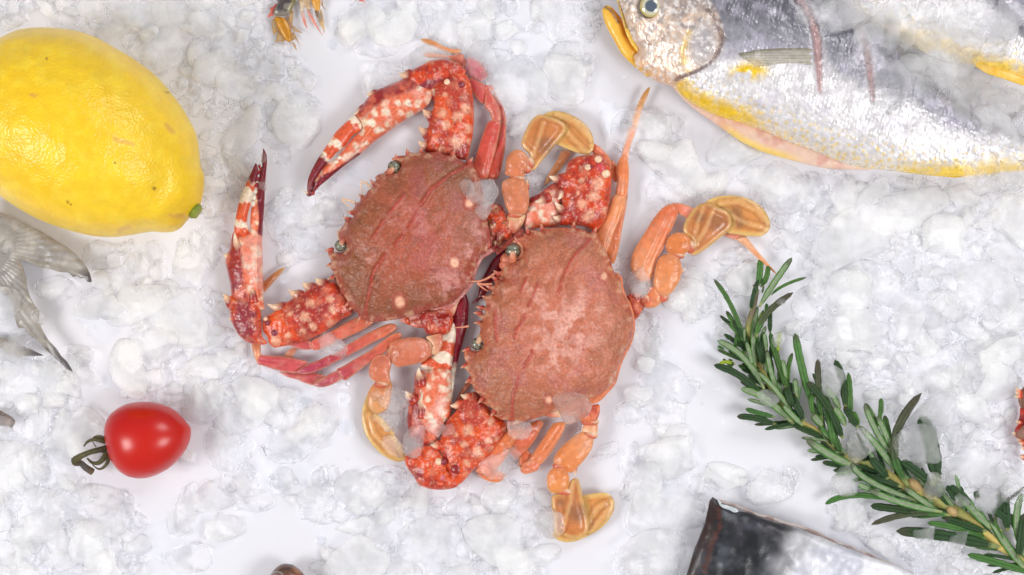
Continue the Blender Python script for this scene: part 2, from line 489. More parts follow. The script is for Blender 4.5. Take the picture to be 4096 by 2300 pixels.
def c_arm(seed=0, spots=(), purple=.5, orange=.5, rspot=34, hi=None):
    def f(x, y, d):
        n = fbm(x, y, 110, seed); n2 = fbm(x, y, 28, seed + 3); n3 = fbm(x, y, 14, seed + 9)
        c = mix(np.tile(C_RED, (len(x), 1)), C_ORG * 1.05, sstep(.25, .6, n) * np.clip(orange * 1.6, .3, 1))
        c = mix(c, C_DRED, sstep(.42, .7, n2 * .6 + (1 - n) * .4) * .75)
        c = mix(c, C_PURP, sstep(.5, .68, fbm(x, y, 70, seed + 21)) * purple)
        wl = worley(x + 20 * n2, y + 14 * n3, 74, seed + 2)
        c = mix(c, C_SAL * .6 + C_CREAM * .35, (1 - sstep(.1, .36, wl + .22 * (n3 - .5))) * .34)
        for (sx, sy, r) in spots:
            dd = np.hypot(x - sx, y - sy) + (n3 - .5) * r * .9
            c = mix(c, C_CREAM * .55 + C_SAL * .42, (1 - sstep(r * .4, r * 1.2, dd)) * .85)
        c = mix(c, C_SAL * 1.1, (1 - sstep(0, 2.2, d)) * .5)
        c = mix(c, C_CRIM * 1.5, (fbm(x, y, 8, seed + 31) > .62) * .4 * sstep(.4, .6, n2))
        c = mix(c, C_CREAM, (fbm(x, y, 7, seed + 37) > .68) * .3)
        return np.clip(c, 0, 1)
    return f

def c_palm(axis, seed=0, orange=.45, dark_side=None, tip=None, crim=None):
    """mottled white and orange palm; crim = polyline along the dark lower finger"""
    def f(x, y, d):
        n = fbm(x, y, 60, seed); n2 = fbm(x, y, 26, seed + 4)
        c = mix(np.tile(C_WHITE * .93, (len(x), 1)), C_CREAM, n2)
        wl = worley(x + 26 * n2, y + 20 * vn(x, y, 18, seed + 60), 44, seed + 2)
        c = mix(c, C_ORG * 1.05, sstep(.22, .48, wl * .7 + .5 * (n2 - .2)) * .85)
        c = mix(c, lin(236, 176, 160), sstep(.5, .7, fbm(x, y, 80, seed + 8)) * .5)
        if dark_side is not None:
            dd = dline(x, y, dark_side[0])
            k = (1 - sstep(dark_side[1] * .5, dark_side[1], dd + (n2 - .5) * 24))
            s = mix(np.tile(C_DRED * 1.1, (len(x), 1)), C_SAL * .95, sstep(.42, .62, fbm(x, y, 38, seed + 12)) * .8)
            s = mix(s, C_PURP, sstep(.5, .65, n) * .5)
            c = c * (1 - k[:, None]) + s * k[:, None]
        if crim is not None:
            dd = dline(x, y, crim[0]); k = 1 - sstep(crim[1] * .75, crim[1], dd + (n2 - .5) * 10)
            c = mix(c, C_CRIM, k)
        return np.clip(c, 0, 1)
    return f

def c_finger(base, tip, seed=0, t_dark=.62, bands=((.12, .2), (.38, .5)), wh=1.):
    b = np.array(base, float); t = np.array(tip, float); L = np.hypot(*(t - b)); e = (t - b) / L
    def f(x, y, d):
        s = ((x - b[0]) * e[0] + (y - b[1]) * e[1]) / L + .05 * vn(x * 1., y * 1., 14, seed + 70) * (vn(x, y, 30, seed + 71) > .4)
        q = (-(x - b[0]) * e[1] + (y - b[1]) * e[0])
        n = fbm(x, y, 22, seed); s2 = s + (n - .5) * .09
        c = mix(np.tile(C_WHITE * .95, (len(x), 1)), C_CREAM, vn(q, s * 20, 7, seed) * .5)
        for (a, z) in bands:
            k = sstep(a - .03, a, s2) * (1 - sstep(z, z + .03, s2))
            c = mix(c, C_ORG, k * .95); c = mix(c, C_RED * .9, k * (vn(q, s * 0, 8, seed + 3) > .5) * .6)
        k = sstep(t_dark - .02, t_dark + .04, s2)
        c = mix(c, C_CRIM, k); c = mix(c, C_CRIM * 1.8, k * (vn(q, s * 0, 6, seed + 6) > .62) * .4)
        return np.clip(c, 0, 1)
    return f

def c_leg(a, b, ca, cb, seed=0, edge=None):
    a = np.array(a, float); b = np.array(b, float); L2 = ((b - a) ** 2).sum()
    def f(x, y, d):
        s = np.clip(((x - a[0]) * (b[0] - a[0]) + (y - a[1]) * (b[1] - a[1])) / L2, 0, 1)
        c = mix(np.tile(ca, (len(x), 1)), cb, s)
        c = mix(c, np.array([.75, .42, .36]), sstep(.5, .8, fbm(x, y, 46, seed)) * .3)
        c = mix(c, (ca + cb) * .36, sstep(.5, .8, fbm(x, y, 30, seed + 5)) * .35)
        c = mix(c, C_CREAM, (1 - sstep(.5, 2.0, d)) * .25) * np.array([1., .96, .8])
        return np.clip(c, 0, 1)
    return f

def c_paddle(seed=0, rim=1., dark=None, ribs=None):
    def f(x, y, d):
        n = fbm(x, y, 30, seed)
        c = mix(np.tile(lin(226, 158, 84), (len(x), 1)), C_AMB, n) if rim == 1 else mix(np.tile(lin(206, 122, 66), (len(x), 1)), lin(220, 146, 88), n)
        c = mix(c, lin(226, 140, 76), sstep(4, 9, d) * .6 * (.4 + .6 * n))
        c = mix(c, lin(240, 206, 130), (1 - sstep(1.5, 5.0, d)) * .7 * rim)
        k = np.exp(-((d - 6.5) / 1.2) ** 2); c = mix(c, lin(212, 136, 66), k * .6)
        if dark is not None:
            for (sx, sy, r) in dark:
                dd = np.hypot(x - sx, y - sy)
                c = mix(c, lin(128, 88, 68), (1 - sstep(r * .2, r, dd)) * (.35 + .5 * fbm(x, y, 12, seed + 3)))
        if ribs:
            for pl in ribs:
                dd = dline(x, y, pl); c = mix(c, lin(244, 206, 146), (1 - sstep(3, 10, dd)) * .4)
                c = mix(c, lin(170, 110, 60), np.exp(-((dd - 17) / 5) ** 2) * .5)
        return np.clip(c, 0, 1)
    return f
def r_ribs(ribs, h=.45):
    def f(x, y, d):
        z = -1.0 * np.exp(-((d - 6.5) / 1.4) ** 2) * h
        for pl in ribs: z = z + h * np.exp(-(dline(x, y, pl) / 9) ** 2)
        return z
    return f

def spine(parent, tip, base, w=3.2, z=16, zt=None, tipc=None, name='spine', m=None):
    cb = C_DRED if tipc is None else tipc
    t = np.array(tip, float); b = np.array(base, float); q = (t - b); mdl = b + q * .5 + np.array([q[1], -q[0]]) * .08
    bb = b - q * .45
    tube(name, [(bb[0], bb[1], z - 2), (b[0], b[1], z), (mdl[0], mdl[1], z + 1), (t[0], t[1], z if zt is None else zt)],
         [w * 1.15, w, w * .55, .25], m or CLAW, parent, [C_RED, cb, C_CREAM * .9, C_WHITE], seg=8, rep=3)

def c_flat(c1, c2=None, s=30, seed=0, edge=None):
    c2 = c1 if c2 is None else c2
    def f(x, y, d):
        c = mix(np.tile(c1, (len(x), 1)), c2, sstep(.3, .7, fbm(x, y, s, seed)))
        if edge is not None: c = mix(c, edge[0], (1 - sstep(edge[1] * .4, edge[1], d)) * edge[2])
        return np.clip(c, 0, 1)
    return f

def carapace_parts(olive, mid, film, seed, ridges, spots, sheens, centre, edgec):
    def col(x, y, d):
        n = fbm(x, y, 150, seed); n2 = fbm(x, y, 40, seed + 2); n3 = fbm(x, y, 9, seed + 4, 2)
        r = np.hypot(x - centre[0], y - centre[1])
        c = mix(np.tile(olive, (len(x), 1)), mid, 1 - sstep(90, 330, r + (n - .5) * 200))
        c = mix(c, olive * .8, sstep(.5, .75, n2) * .45)
        c = mix(c, lin(184, 96, 120), sstep(.55, .7, fbm(x, y, 80, seed + 41)) * .18)
        c = mix(c, edgec, (1 - sstep(1, 10, d + (n2 - .5) * 6)) * .6)
        for (fx, fy, fr, a) in sheens:
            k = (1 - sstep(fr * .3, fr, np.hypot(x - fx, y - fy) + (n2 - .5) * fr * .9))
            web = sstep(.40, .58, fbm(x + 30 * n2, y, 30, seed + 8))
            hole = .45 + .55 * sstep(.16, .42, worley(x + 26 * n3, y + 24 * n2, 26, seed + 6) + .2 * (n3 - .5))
            c = mix(c, film, k * web * hole * a * .6)  # wet highlights painted into the shell colour as pale patches
        for pl in ridges:
            dd = dline(x, y, pl) + (n3 - .5) * 4
            c = mix(c, lin(176, 48, 40), (1 - sstep(2.5, 8, dd)) * .75)
        for (sx, sy, rr) in spots:
            dd = np.hypot((x - sx) * 1.15, y - sy) + (n2 - .5) * rr * .5
            c = mix(c, lin(176, 70, 56), (1 - sstep(rr, rr * 2.1, dd)) * .55)
            c = mix(c, lin(244, 184, 152), 1 - sstep(rr * .4, rr * 1.2, dd))
        k = 1 - sstep(2, 9, d)
        c = mix(c, C_CREAM * .85, k * sstep(.52, .66, fbm(x, y, 22, seed + 11)) * .6)
        c = mix(c, C_DRED, k * sstep(.55, .7, fbm(x, y, 20, seed + 14)) * .55)
        return np.clip(c, 0, 1)
    def rel(x, y, d):
        z = (fbm(x, y, 130, seed + 20) - .5) * 7 * sstep(4, 22, d) + (fbm(x, y, 44, seed + 22) - .5) * 2.8 + (fbm(x, y, 14, seed + 23) - .5) * .9
        for pl in ridges:
            dd = dline(x, y, pl); z = z + 1.5 * np.exp(-(dd / 7) ** 2) - .9 * np.exp(-((dd - 14) / 8) ** 2)
        for (sx, sy, rr) in spots:
            z = z + .8 * np.exp(-(np.hypot(x - sx, y - sy) / rr) ** 2)
        return z
    return col, rel

def crab_eye(parent, X, Y, z, r, ang, stalkc):
    def c(V):
        a = (V[:, 0] * math.cos(ang) + V[:, 1] * math.sin(ang))
        base = np.tile(lin(72, 74, 62), (len(V), 1))
        return mix(base, lin(150, 150, 128), sstep(.2, .9, V[:, 2] + .4 * np.sin(a * 9)) * .6)
    e = ellipsoid('eye', X, Y, z, r, r, r * .9, EYEM, parent, c, sub=4)
    dx, dy = math.cos(ang), -math.sin(ang)
    tube('eye_stalk', [(X + dx * r * 7, Y + dy * r * 7, z - 2), (X + dx * r * 3, Y + dy * r * 3, z + r * .45), (X + dx * r * .2, Y + dy * r * .2, z + r * .8)],
         [r * .62, r * .52, r * .30], SHELL, e, [stalkc * .8, stalkc, lin(220, 170, 140)], seg=10)

def hair(parent, pts, r=.8, c=None, name='feeler', m=None):
    c = C_CREAM * .85 if c is None else c
    n = len(pts)
    tube(name, pts, [r * (1 - .7 * i / (n - 1)) for i in range(n)], m or LEG, parent, [c] * n, seg=6, rep=4)

# ================================================================ crab one
crab1 = thing('crab', 'darker red crab on the left with two mottled claws spread to the left', 'crab', 1640, 980, 'raw crabs on ice')
car1 = (FC([(1240, 105), (1262, 150), (1310, 185), (1350, 200), (1395, 178), (1410, 225), (1445, 290), (1475, 370), (1490, 450), (1500, 560), (1520, 670), (1553, 790), (1566, 860), (1572, 930), (1525, 985),
             (1480, 1010), (1445, 1070), (1410, 1160), (1392, 1240)])
        + FD([(2190, 150), (2150, 200), (2090, 250), (1960, 290), (1870, 315), (1800, 345), (1730, 368), (1640, 385), (1540, 400), (1440, 410), (1350, 408), (1322, 388), (1288, 372), (1268, 330), (1212, 290), (1195, 262),
              (1180, 225), (1150, 180), (1118, 150), (1112, 105), (1090, 62), (1075, 30)])
        + FB([(1080, 1240), (1028, 1214), (1062, 1185), (1045, 1140), (1012, 1100), (1042, 1075), (1022, 1020), (1008, 970), (1060, 978), (1125, 985), (1170, 960), (1165, 905), (1120, 880), (1100, 840), (1112, 800), (1135, 760),
              (1160, 722), (1163, 688), (1212, 690), (1245, 655), (1200, 630), (1240, 598), (1258, 552), (1292, 540), (1300, 488), (1345, 480), (1365, 440), (1400, 425), (1418, 400), (1392, 365), (1430, 362), (1425, 325),
              (1460, 300), (1530, 285), (1600, 285), (1645, 250), (1650, 205), (1618, 172), (1608, 142), (1665, 135), (1708, 128), (1706, 95), (1755, 112), (1818, 108), (1828, 82), (1862, 112), (1940, 105), (1990, 92), (2005, 118), (2085, 132)]))
ridg1 = [FC(p) for p in ([(1390, 205), (1300, 262), (1210, 310), (1130, 380), (1050, 440), (1000, 510), (955, 580)], [(812, 490), (740, 580), (682, 650)], [(640, 710), (590, 790), (540, 862)],
                         [(915, 660), (880, 740), (850, 780)], [(800, 850), (760, 890), (730, 930)], [(650, 1010), (600, 1080), (550, 1150), (528, 1225)])] + [FD([(1350, 375), (1352, 280), (1390, 130), (1410, 20)])] \
    + [FC([(1572, 900), (1530, 985), (1450, 1060), (1395, 1200)])]
spot1 = [FC([(1378, 556)])[0] + (20,), FC([(1252, 1082)])[0] + (24,), FD([(1648, 240)])[0] + (25,)]
sheen1 = [FC([(1390, 880)])[0] + (100, 1.), FC([(500, 960)])[0] + (60, .7), FC([(1200, 1240)])[0] + (120, .9), FC([(960, 720)])[0] + (90, .35), FC([(740, 640)])[0] + (60, .5)]
cc, cr = carapace_parts(lin(142, 80, 50), lin(176, 86, 62), lin(226, 158, 150), 11, ridg1, spot1, sheen1, FC([(950, 850)])[0], lin(186, 92, 80))
def r_lobes(rel, lobes, eyes):
    def f(x, y, d):
        z = rel(x, y, d)
        for (sx, sy, r, h) in lobes: z = z + h * np.exp(-(np.hypot(x - sx, y - sy) / r) ** 2)
        return z
    return f
L1 = [FB([(1690, 240)])[0] + (26, 4.), FB([(1480, 350)])[0] + (24, 3.), FB([(1300, 590)])[0] + (22, 3.), FB([(1200, 840)])[0] + (24, 4.), FB([(1350, 470)])[0] + (18, 2.5), FB([(1110, 1040)])[0] + (20, 2.)]
body = inflate('underbody', FC([(760, 300), (1300, 330), (1480, 700), (1500, 980), (1300, 1400), (1200, 1560), (700, 1500), (330, 1300), (300, 900), (480, 600)]), LEG, crab1, z0=12, k=.25, kb=.25, step=4, col=c_flat(C_CREAM, C_SAL), keep=False)
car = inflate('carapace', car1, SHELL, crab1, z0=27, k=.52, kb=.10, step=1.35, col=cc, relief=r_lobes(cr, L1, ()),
              zf=lambda x, y: 27 + 0 * x)
crab_eye(car, *FB([(1592, 238)])[0], 30, 6.6, -2.3, lin(196, 110, 86))
crab_eye(car, *FB([(1122, 925)])[0], 30, 6.0, 1.2, lin(190, 104, 84))
for pts in ([(1400, 425), (1340, 372), (1298, 372), (1308, 430), (1318, 480)], [(1252, 552), (1190, 528), (1138, 522), (1180, 570), (1220, 600)], [(1110, 870), (1100, 800), (1130, 780)],
            [(1520, 310), (1600, 285), (1660, 280)]):
    hair(car, [(*q, 24 if i in (0, len(pts) - 1) else 20) for i, q in enumerate(FB(pts))], 1.3, C_CREAM)

def teeth(parent, fr, tips, centre, z, w=2.0, ln=22, c=None):
    cx, cy = centre
    for t in tips:
        X, Y = fr([t])[0]; v = np.array([cx - X, cy - Y], float); v /= np.hypot(*v)
        o = np.array([X, Y]) - v * 9
        tube('shell_tooth', [(*(np.array([X, Y]) + v * ln), z - 1), (*(np.array([X, Y]) + v * ln * .45), z + 1.2), (*o, z + .6)], [w * 1.25, w, .3], SHELL, parent,
             [lin(176, 84, 62) if c is None else c, lin(190, 70, 56), C_CREAM * .85], seg=8, rep=3)
teeth(car, FB, [(1608, 138), (1706, 90), (1828, 78), (1990, 86), (1392, 360), (1295, 484), (1196, 628), (1160, 684), (1004, 966), (1010, 1100), (1025, 1214)], FC([(950, 850)])[0], 27)
teeth(car, FC, [(1240, 98), (1393, 168)], FC([(950, 850)])[0], 27, 2.6)
teeth(car, FD, [(1175, 262), (1208, 292), (1285, 385), (1352, 415)], FC([(950, 850)])[0], 27, 2.4)
for (ex, ey), a0 in ((FB([(1592, 238)])[0], -.9), (FB([(1122, 925)])[0], -2.2)):
    pts = [(ex + 34 * math.cos(a0 + i * .55), ey - 34 * math.sin(a0 + i * .55), 28) for i in range(6)]
    tube('eye_socket', pts, [1.2, 2., 2.2, 2.2, 2., 1.], SHELL, car, [lin(206, 130, 100)] * 6, seg=8)
rimc = c_flat(lin(222, 150, 140), lin(196, 110, 100), 30, 3)
inflate('body_rim', FC([(1500, 560), (1545, 640), (1580, 780), (1596, 870), (1600, 940), (1560, 1000), (1500, 1035), (1465, 1090), (1430, 1180), (1410, 1260)]) + FD([(2205, 180), (2150, 235), (2090, 290), (2000, 320), (1900, 345), (1800, 375), (1740, 395), (1700, 420), (1640, 400), (1700, 300), (1900, 220), (2050, 100)]) + FC([(1250, 1100), (1400, 900), (1400, 700)]),
        SHELL, crab1, z0=21, k=.12, kb=.3, step=1.8, col=rimc, keep=False)
jum = inflate('hip', FC([(1500, 590), (1570, 560), (1650, 570), (1700, 640), (1725, 740), (1700, 840), (1650, 920), (1590, 990), (1560, 960), (1560, 860), (1525, 720)]), LEG, crab1, z0=20, k=.5, kb=.5, step=1.4,
        col=lambda x, y, d: mix(mix(mix(np.tile(lin(196, 104, 84), (len(x), 1)), lin(140, 44, 44), sstep(.45, .62, fbm(x, y, 34, 5))), C_CREAM * .9, (1 - sstep(.1, .28, worley(x, y, 34, 7))) * .8), lin(170, 120, 70), sstep(.6, .7, fbm(x, y, 20, 9)) * .7),
        relief=lambda x, y, d: (fbm(x, y, 24, 2) - .5) * 12)
inflate('hip', FC([(1600, 930), (1690, 850), (1760, 800), (1850, 780), (1830, 850), (1750, 900), (1680, 960), (1620, 1010)]), LEG, jum, z0=15, k=.5, kb=.5, step=1.6, col=c_flat(lin(206, 100, 84), lin(180, 84, 80), 40), relief=lambda x, y, d: (fbm(x, y, 30, 12) - .5) * 5)

# ---- upper claw
arm = inflate('claw_arm', FA([(1190, 1100), (1205, 1040), (1215, 970), (1235, 880), (1255, 790), (1280, 720), (1292, 650), (1275, 600), (1285, 560), (1325, 510), (1390, 450), (1480, 405), (1545, 415), (1590, 470), (1618, 560), (1632, 700), (1635, 850), (1622, 980), (1600, 1080), (1575, 1180), (1480, 1180), (1350, 1150)]),
              CLAW, crab1, z0=17, k=.62, kb=.45, col=c_arm(31, [(*FA([(a, b)])[0], r) for a, b, r in ((1365, 785, 20), (1495, 812, 25), (1400, 885, 22), (1565, 735, 22), (1478, 1035, 28), (1350, 1095, 16), (1585, 910, 20), (1590, 1030, 14), (1380, 620, 12))]),
              relief=lambda x, y, d: (fbm(x, y, 40, 5) - .5) * 3 + (fbm(x, y, 12, 6) - .5) * 1.)
for t, b in (((1255, 535), (1295, 600)), ((1180, 730), (1250, 795)), ((1150, 885), (1212, 945)), ((1145, 1015), (1215, 1060))):
    spine(arm, FA([t])[0], FA([b])[0], 5.5, 17)
for (x, y, r, c_) in ((1400, 500, 7.5, C_CREAM), (1525, 525, 8, C_PURP), (1430, 480, 4, C_PURP)):
    ellipsoid('joint_knob', *FA([(x, y)])[0], 24, r * .45, r * .45, 3, CLAW, arm, (lambda c_: lambda V: np.tile(c_, (len(V), 1)))(c_), sub=3)
wr = inflate('wrist', FA([(1050, 450), (1095, 395), (1170, 355), (1250, 315), (1350, 300), (1450, 312), (1520, 350), (1562, 400), (1545, 440), (1480, 440), (1400, 470), (1330, 520), (1260, 570), (1180, 590), (1110, 590), (1060, 540)]),
             CLAW, crab1, z0=20, k=.7, kb=.6, col=c_arm(44, purple=1., orange=.2), relief=lambda x, y, d: (fbm(x, y, 36, 8) - .5) * 4)
spine(wr, FA([(970, 425)])[0], FA([(1055, 440)])[0], 6, 20)
spine(wr, FA([(1210, 312)])[0], FA([(1260, 335)])[0], 3, 20)
palmA = FA([(1255, 560), (1268, 620), (1240, 690), (1180, 745), (1080, 805), (960, 882), (860, 955), (750, 1032), (640, 1132), (500, 1232), (380, 1332), (270, 1425), (205, 1500), (165, 1490), (210, 1440), (228, 1370), (290, 1282), (340, 1215), (420, 1175), (470, 1115), (520, 1045), (600, 965), (652, 915), (640, 855), (588, 785),
            (640, 725), (700, 640), (745, 590), (850, 540), (950, 500), (1060, 455), (1150, 480)])
pl = inflate('claw', palmA, CLAW, crab1, z0=18, k=.85, kb=.7, step=1.2,
             col=c_palm(None, 3, dark_side=(FA([(1180, 420), (1000, 530), (850, 580), (720, 660), (620, 740)]), 52), crim=(FA([(640, 1190), (500, 1290), (330, 1380), (200, 1500)]), 32)),
             relief=lambda x, y, d: (fbm(x, y, 40, 15) - .5) * 3 + 1.6 * np.exp(-(dline(x, y, FA([(1230, 600), (1000, 720), (760, 900), (560, 1130)])) / 7) ** 2))
for t, b in (((690, 600), (755, 605)), ((582, 780), (650, 745))): spine(pl, FA([t])[0], FA([b])[0], 4.5, 20)
spine(pl, FA([(1100, 612)])[0], FA([(1030, 640)])[0], 3, 28)
fg = inflate('movable_finger', FA([(580, 788), (635, 840), (655, 885), (635, 930), (575, 965), (520, 1040), (480, 1085), (430, 1120), (375, 1180), (330, 1232), (290, 1285), (245, 1350), (222, 1400), (205, 1450), (188, 1512), (172, 1440), (180, 1350), (212, 1270), (260, 1180), (320, 1090), (372, 1010), (430, 930), (500, 862)]),
             CLAW, pl, z0=21, k=.9, kb=.6, step=1.2, col=c_finger(FA([(600, 860)])[0], FA([(185, 1500)])[0], 5, .56, ((.05, .30), (.42, .5))))
spine(pl, FA([(132, 1455)])[0], FA([(200, 1470)])[0], 1.8, 20, tipc=C_CRIM)
for i in range(9):      # the teeth of the pincer
    s = i / 8; x = 440 - 235 * s; y = 1150 + 300 * s
    ellipsoid('tooth', *FA([(x + 20, y + 14)])[0], 21 - s * 2, 3.2 - 1.6 * s, 2.4 - 1.2 * s, 3, CLAW, pl, (lambda c_: lambda V: np.tile(c_, (len(V), 1)))(C_WHITE if i < 3 else C_CRIM * 1.6), sub=2)

# ---- left claw
arm = inflate('claw_arm', FD([(440, 400), (475, 360), (520, 335), (580, 290), (650, 240), (720, 195), (780, 165), (850, 120), (930, 82), (1000, 58), (1070, 60), (1150, 140), (1200, 200), (1240, 290), (1215, 345), (1130, 390), (1050, 450), (960, 512), (850, 562), (740, 602), (620, 625), (545, 637), (495, 600), (480, 540), (440, 490)]),
              CLAW, crab1, z0=18, k=.62, kb=.5, col=c_arm(77, [(*FD([(a, b)])[0], r) for a, b, r in ((820, 370, 24), (1035, 210, 18), (870, 250, 20), (1060, 300, 20), (800, 490, 16), (690, 340, 10), (890, 450, 18), (1040, 420, 18), (670, 530, 16), (560, 570, 22), (760, 270, 10))], purple=.3),
              relief=lambda x, y, d: (fbm(x, y, 40, 25) - .5) * 3 + (fbm(x, y, 12, 6) - .5))
for t, b in (((480, 255), (610, 285)), ((665, 125), (750, 175)), ((785, 60), (855, 110)), ((900, 25), (965, 75))):
    spine(arm, FD([t])[0], FD([b])[0], 6, 19)
for (x, y, r, c_) in ((480, 420, 6, C_PURP), (550, 505, 9, C_PURP), (465, 385, 5, C_CREAM)):
    ellipsoid('joint_knob', *FD([(x, y)])[0], 25, r * .45, r * .45, 3, CLAW, arm, (lambda c_: lambda V: np.tile(c_, (len(V), 1)))(c_), sub=3)
wr = inflate('wrist', FD([(160, 180), (140, 250), (150, 320), (170, 410), (200, 480), (245, 545), (310, 590), (385, 612), (455, 610), (482, 590), (440, 545), (430, 480), (430, 400), (420, 300), (390, 200), (300, 170)]),
             CLAW, crab1, z0=21, k=.7, kb=.6, col=c_arm(52, purple=.9, orange=.4), relief=lambda x, y, d: (fbm(x, y, 36, 18) - .5) * 4)
spine(wr, FD([(98, 160)])[0], FD([(150, 225)])[0], 5.5, 20)
spine(wr, FD([(143, 372)])[0], FD([(175, 385)])[0], 3, 20)
palmB = FB([(190, 800), (165, 860), (152, 950), (130, 1010), (112, 1060), (130, 1150), (155, 1250), (165, 1350), (180, 1440), (300, 1480), (450, 1490), (448, 1400), (445, 1200), (441, 1000), (438, 870), (445, 700), (455, 560), (462, 400), (470, 290), (478, 200), (474, 130), (445, 72), (440, 120), (430, 180), (436, 235), (405, 225), (412, 300), (392, 380), (385, 460), (345, 560), (330, 700), (325, 800), (270, 830)])
pl = inflate('claw', palmB, CLAW, crab1, z0=18, k=.85, kb=.7, step=1.2,
             col=c_palm(None, 19, dark_side=(FB([(150, 900), (190, 1050), (210, 1200), (250, 1400)]), 48), crim=(FB([(470, 110), (455, 300), (430, 480), (448, 700), (440, 800)]), 19)),
             relief=lambda x, y, d: (fbm(x, y, 40, 35) - .5) * 3 + 1.6 * np.exp(-(dline(x, y, FB([(410, 560), (400, 900), (405, 1400)])) / 6) ** 2))
spine(pl, FB([(92, 1005)])[0], FB([(150, 1015)])[0], 5, 19)
for t, b in (((195, 812), (235, 960)), ((262, 1010), (258, 1130)), ((340, 1235), (355, 1360))): spine(pl, FB([t])[0], FB([b])[0], 5, 27, 30)
fg = inflate('movable_finger', FB([(380, 200), (345, 270), (312, 340), (272, 430), (242, 510), (220, 590), (200, 690), (190, 770), (195, 830), (270, 850), (320, 810), (302, 720), (312, 640), (335, 560), (370, 430), (388, 350), (402, 270)]),
             CLAW, pl, z0=22, k=.9, kb=.6, step=1.2, col=c_finger(FB([(240, 840)])[0], FB([(385, 200)])[0], 8, .74, ((.02, .12), (.24, .46), (.66, .72))))
for i in range(7):
    s = i / 6
    ellipsoid('tooth', *FB([(355 + 55 * s, 560 - 330 * s)])[0], 22 - s * 2, 2.8 - 1.3 * s, 3.2 - 1.2 * s, 3, CLAW, pl, (lambda c_: lambda V: np.tile(c_, (len(V), 1)))(C_WHITE if i < 3 else C_CRIM * 1.6), sub=2)
inflate('leg_tip', FB([(440, 1255), (480, 1215), (530, 1170), (590, 1130), (636, 1117), (610, 1160), (560, 1215), (500, 1285), (440, 1345)]), LEG, crab1, z0=7, k=.5, kb=.4, col=c_leg(FB([(440, 1300)])[0], FB([(636, 1117)])[0], lin(200, 120, 90), lin(176, 120, 50)))

def seg(parent, pts, a, b, ca, cb, z=12, k=.6, name='walking_leg', m=None, zf=None, seed=0, kb=.5, rel=None):
    return inflate(name, pts, m or LEG, parent, z0=z, k=k, kb=kb, col=c_leg(a, b, ca, cb, seed), zf=zf, relief=rel)
def groove(pl, w=6, h=1.2):
    return lambda x, y, d: -h * np.exp(-(dline(x, y, pl) / w) ** 2)

# ---- upper right walking legs of crab one
B2 = lin(216, 84, 66)
g = seg(crab1, FA([(1870, 850), (1917, 862), (1915, 950), (1905, 1100), (1870, 1280), (1835, 1345), (1740, 1345), (1790, 1150), (1850, 1000)]), FA([(1780, 1300)])[0], FA([(1890, 860)])[0], B2, C_LEGP * .9, z=9)
seg(g, FA([(1810, 580), (1850, 640), (1890, 720), (1912, 790), (1918, 850), (1870, 850), (1845, 740), (1805, 630)]), FA([(1890, 850)])[0], FA([(1820, 590)])[0], C_LEGP * .9, C_LEGP * .8, z=10, name='leg_segment')
g = seg(crab1, FA([(1640, 1180), (1690, 1020), (1745, 870), (1780, 835), (1830, 835), (1868, 852), (1862, 930), (1835, 1060), (1785, 1250), (1745, 1345), (1640, 1350), (1600, 1250)]), FA([(1680, 1300)])[0], FA([(1820, 850)])[0], B2, lin(202, 76, 74), z=14, rel=groove(FA([(1835, 880), (1740, 1300)])))
seg(g, FA([(1735, 600), (1755, 570), (1790, 600), (1840, 690), (1864, 760), (1866, 840), (1795, 838), (1775, 770), (1728, 710)]), FA([(1830, 840)])[0], FA([(1750, 580)])[0], lin(206, 84, 78), lin(206, 94, 92), z=15, name='leg_segment')
seg(g, FA([(1590, 465), (1650, 478), (1740, 525), (1800, 530), (1808, 575), (1765, 600), (1742, 650), (1722, 692), (1680, 672), (1640, 620), (1610, 560)]), FA([(1600, 480)])[0], FA([(1740, 650)])[0], C_LEGP, lin(208, 88, 88), z=12, name='leg_segment')
seg(g, FA([(1560, 300), (1610, 290), (1670, 310), (1740, 400), (1748, 450), (1700, 485), (1640, 480), (1585, 440), (1550, 380)]), FA([(1600, 300)])[0], FA([(1700, 480)])[0], lin(196, 60, 90), lin(186, 70, 90), z=10, name='leg_segment')
seg(crab1, FA([(1168, 125), (1230, 120), (1300, 145), (1370, 185), (1440, 205), (1520, 215), (1500, 250), (1420, 245), (1350, 222), (1270, 185), (1195, 152)]), FA([(1170, 125)])[0], FA([(1500, 220)])[0], lin(190, 120, 50), lin(232, 160, 130), z=8, name='leg_tip')
seg(crab1, FA([(1190, 250), (1270, 248), (1350, 256), (1440, 268), (1530, 250), (1555, 300), (1560, 370), (1500, 340), (1420, 300), (1330, 292), (1220, 285)]), FA([(1190, 260)])[0], FA([(1550, 330)])[0], lin(222, 150, 120), lin(206, 96, 90), z=11, name='leg_tip')

# ---- lower left walking legs of crab one
c_p2 = lin(186, 62, 84)
g = seg(crab1, FD([(860, 600), (880, 565), (960, 530), (1080, 470), (1200, 400), (1290, 365), (1420, 405), (1310, 485), (1150, 560), (1020, 625), (930, 655), (880, 655)]), FD([(1350, 410)])[0], FD([(880, 610)])[0], lin(224, 116, 90), lin(212, 90, 90), z=14, rel=groove(FD([(1300, 420), (900, 600)])))
seg(g, FD([(655, 605), (700, 590), (780, 575), (850, 572), (872, 610), (868, 652), (800, 655), (720, 635)]), FD([(860, 610)])[0], FD([(680, 600)])[0], lin(206, 90, 96), lin(200, 84, 96), z=14, name='leg_segment')
g = seg(crab1, FD([(1600, 432), (1612, 470), (1540, 530), (1420, 585), (1300, 650), (1180, 712), (1080, 762), (1035, 778), (1000, 745), (1005, 712), (1080, 680), (1200, 600), (1340, 520), (1480, 450), (1550, 425)]), FD([(1580, 440)])[0], FD([(1020, 740)])[0], lin(226, 120, 90), c_p2, z=17, rel=groove(FD([(1560, 460), (1060, 730)])))
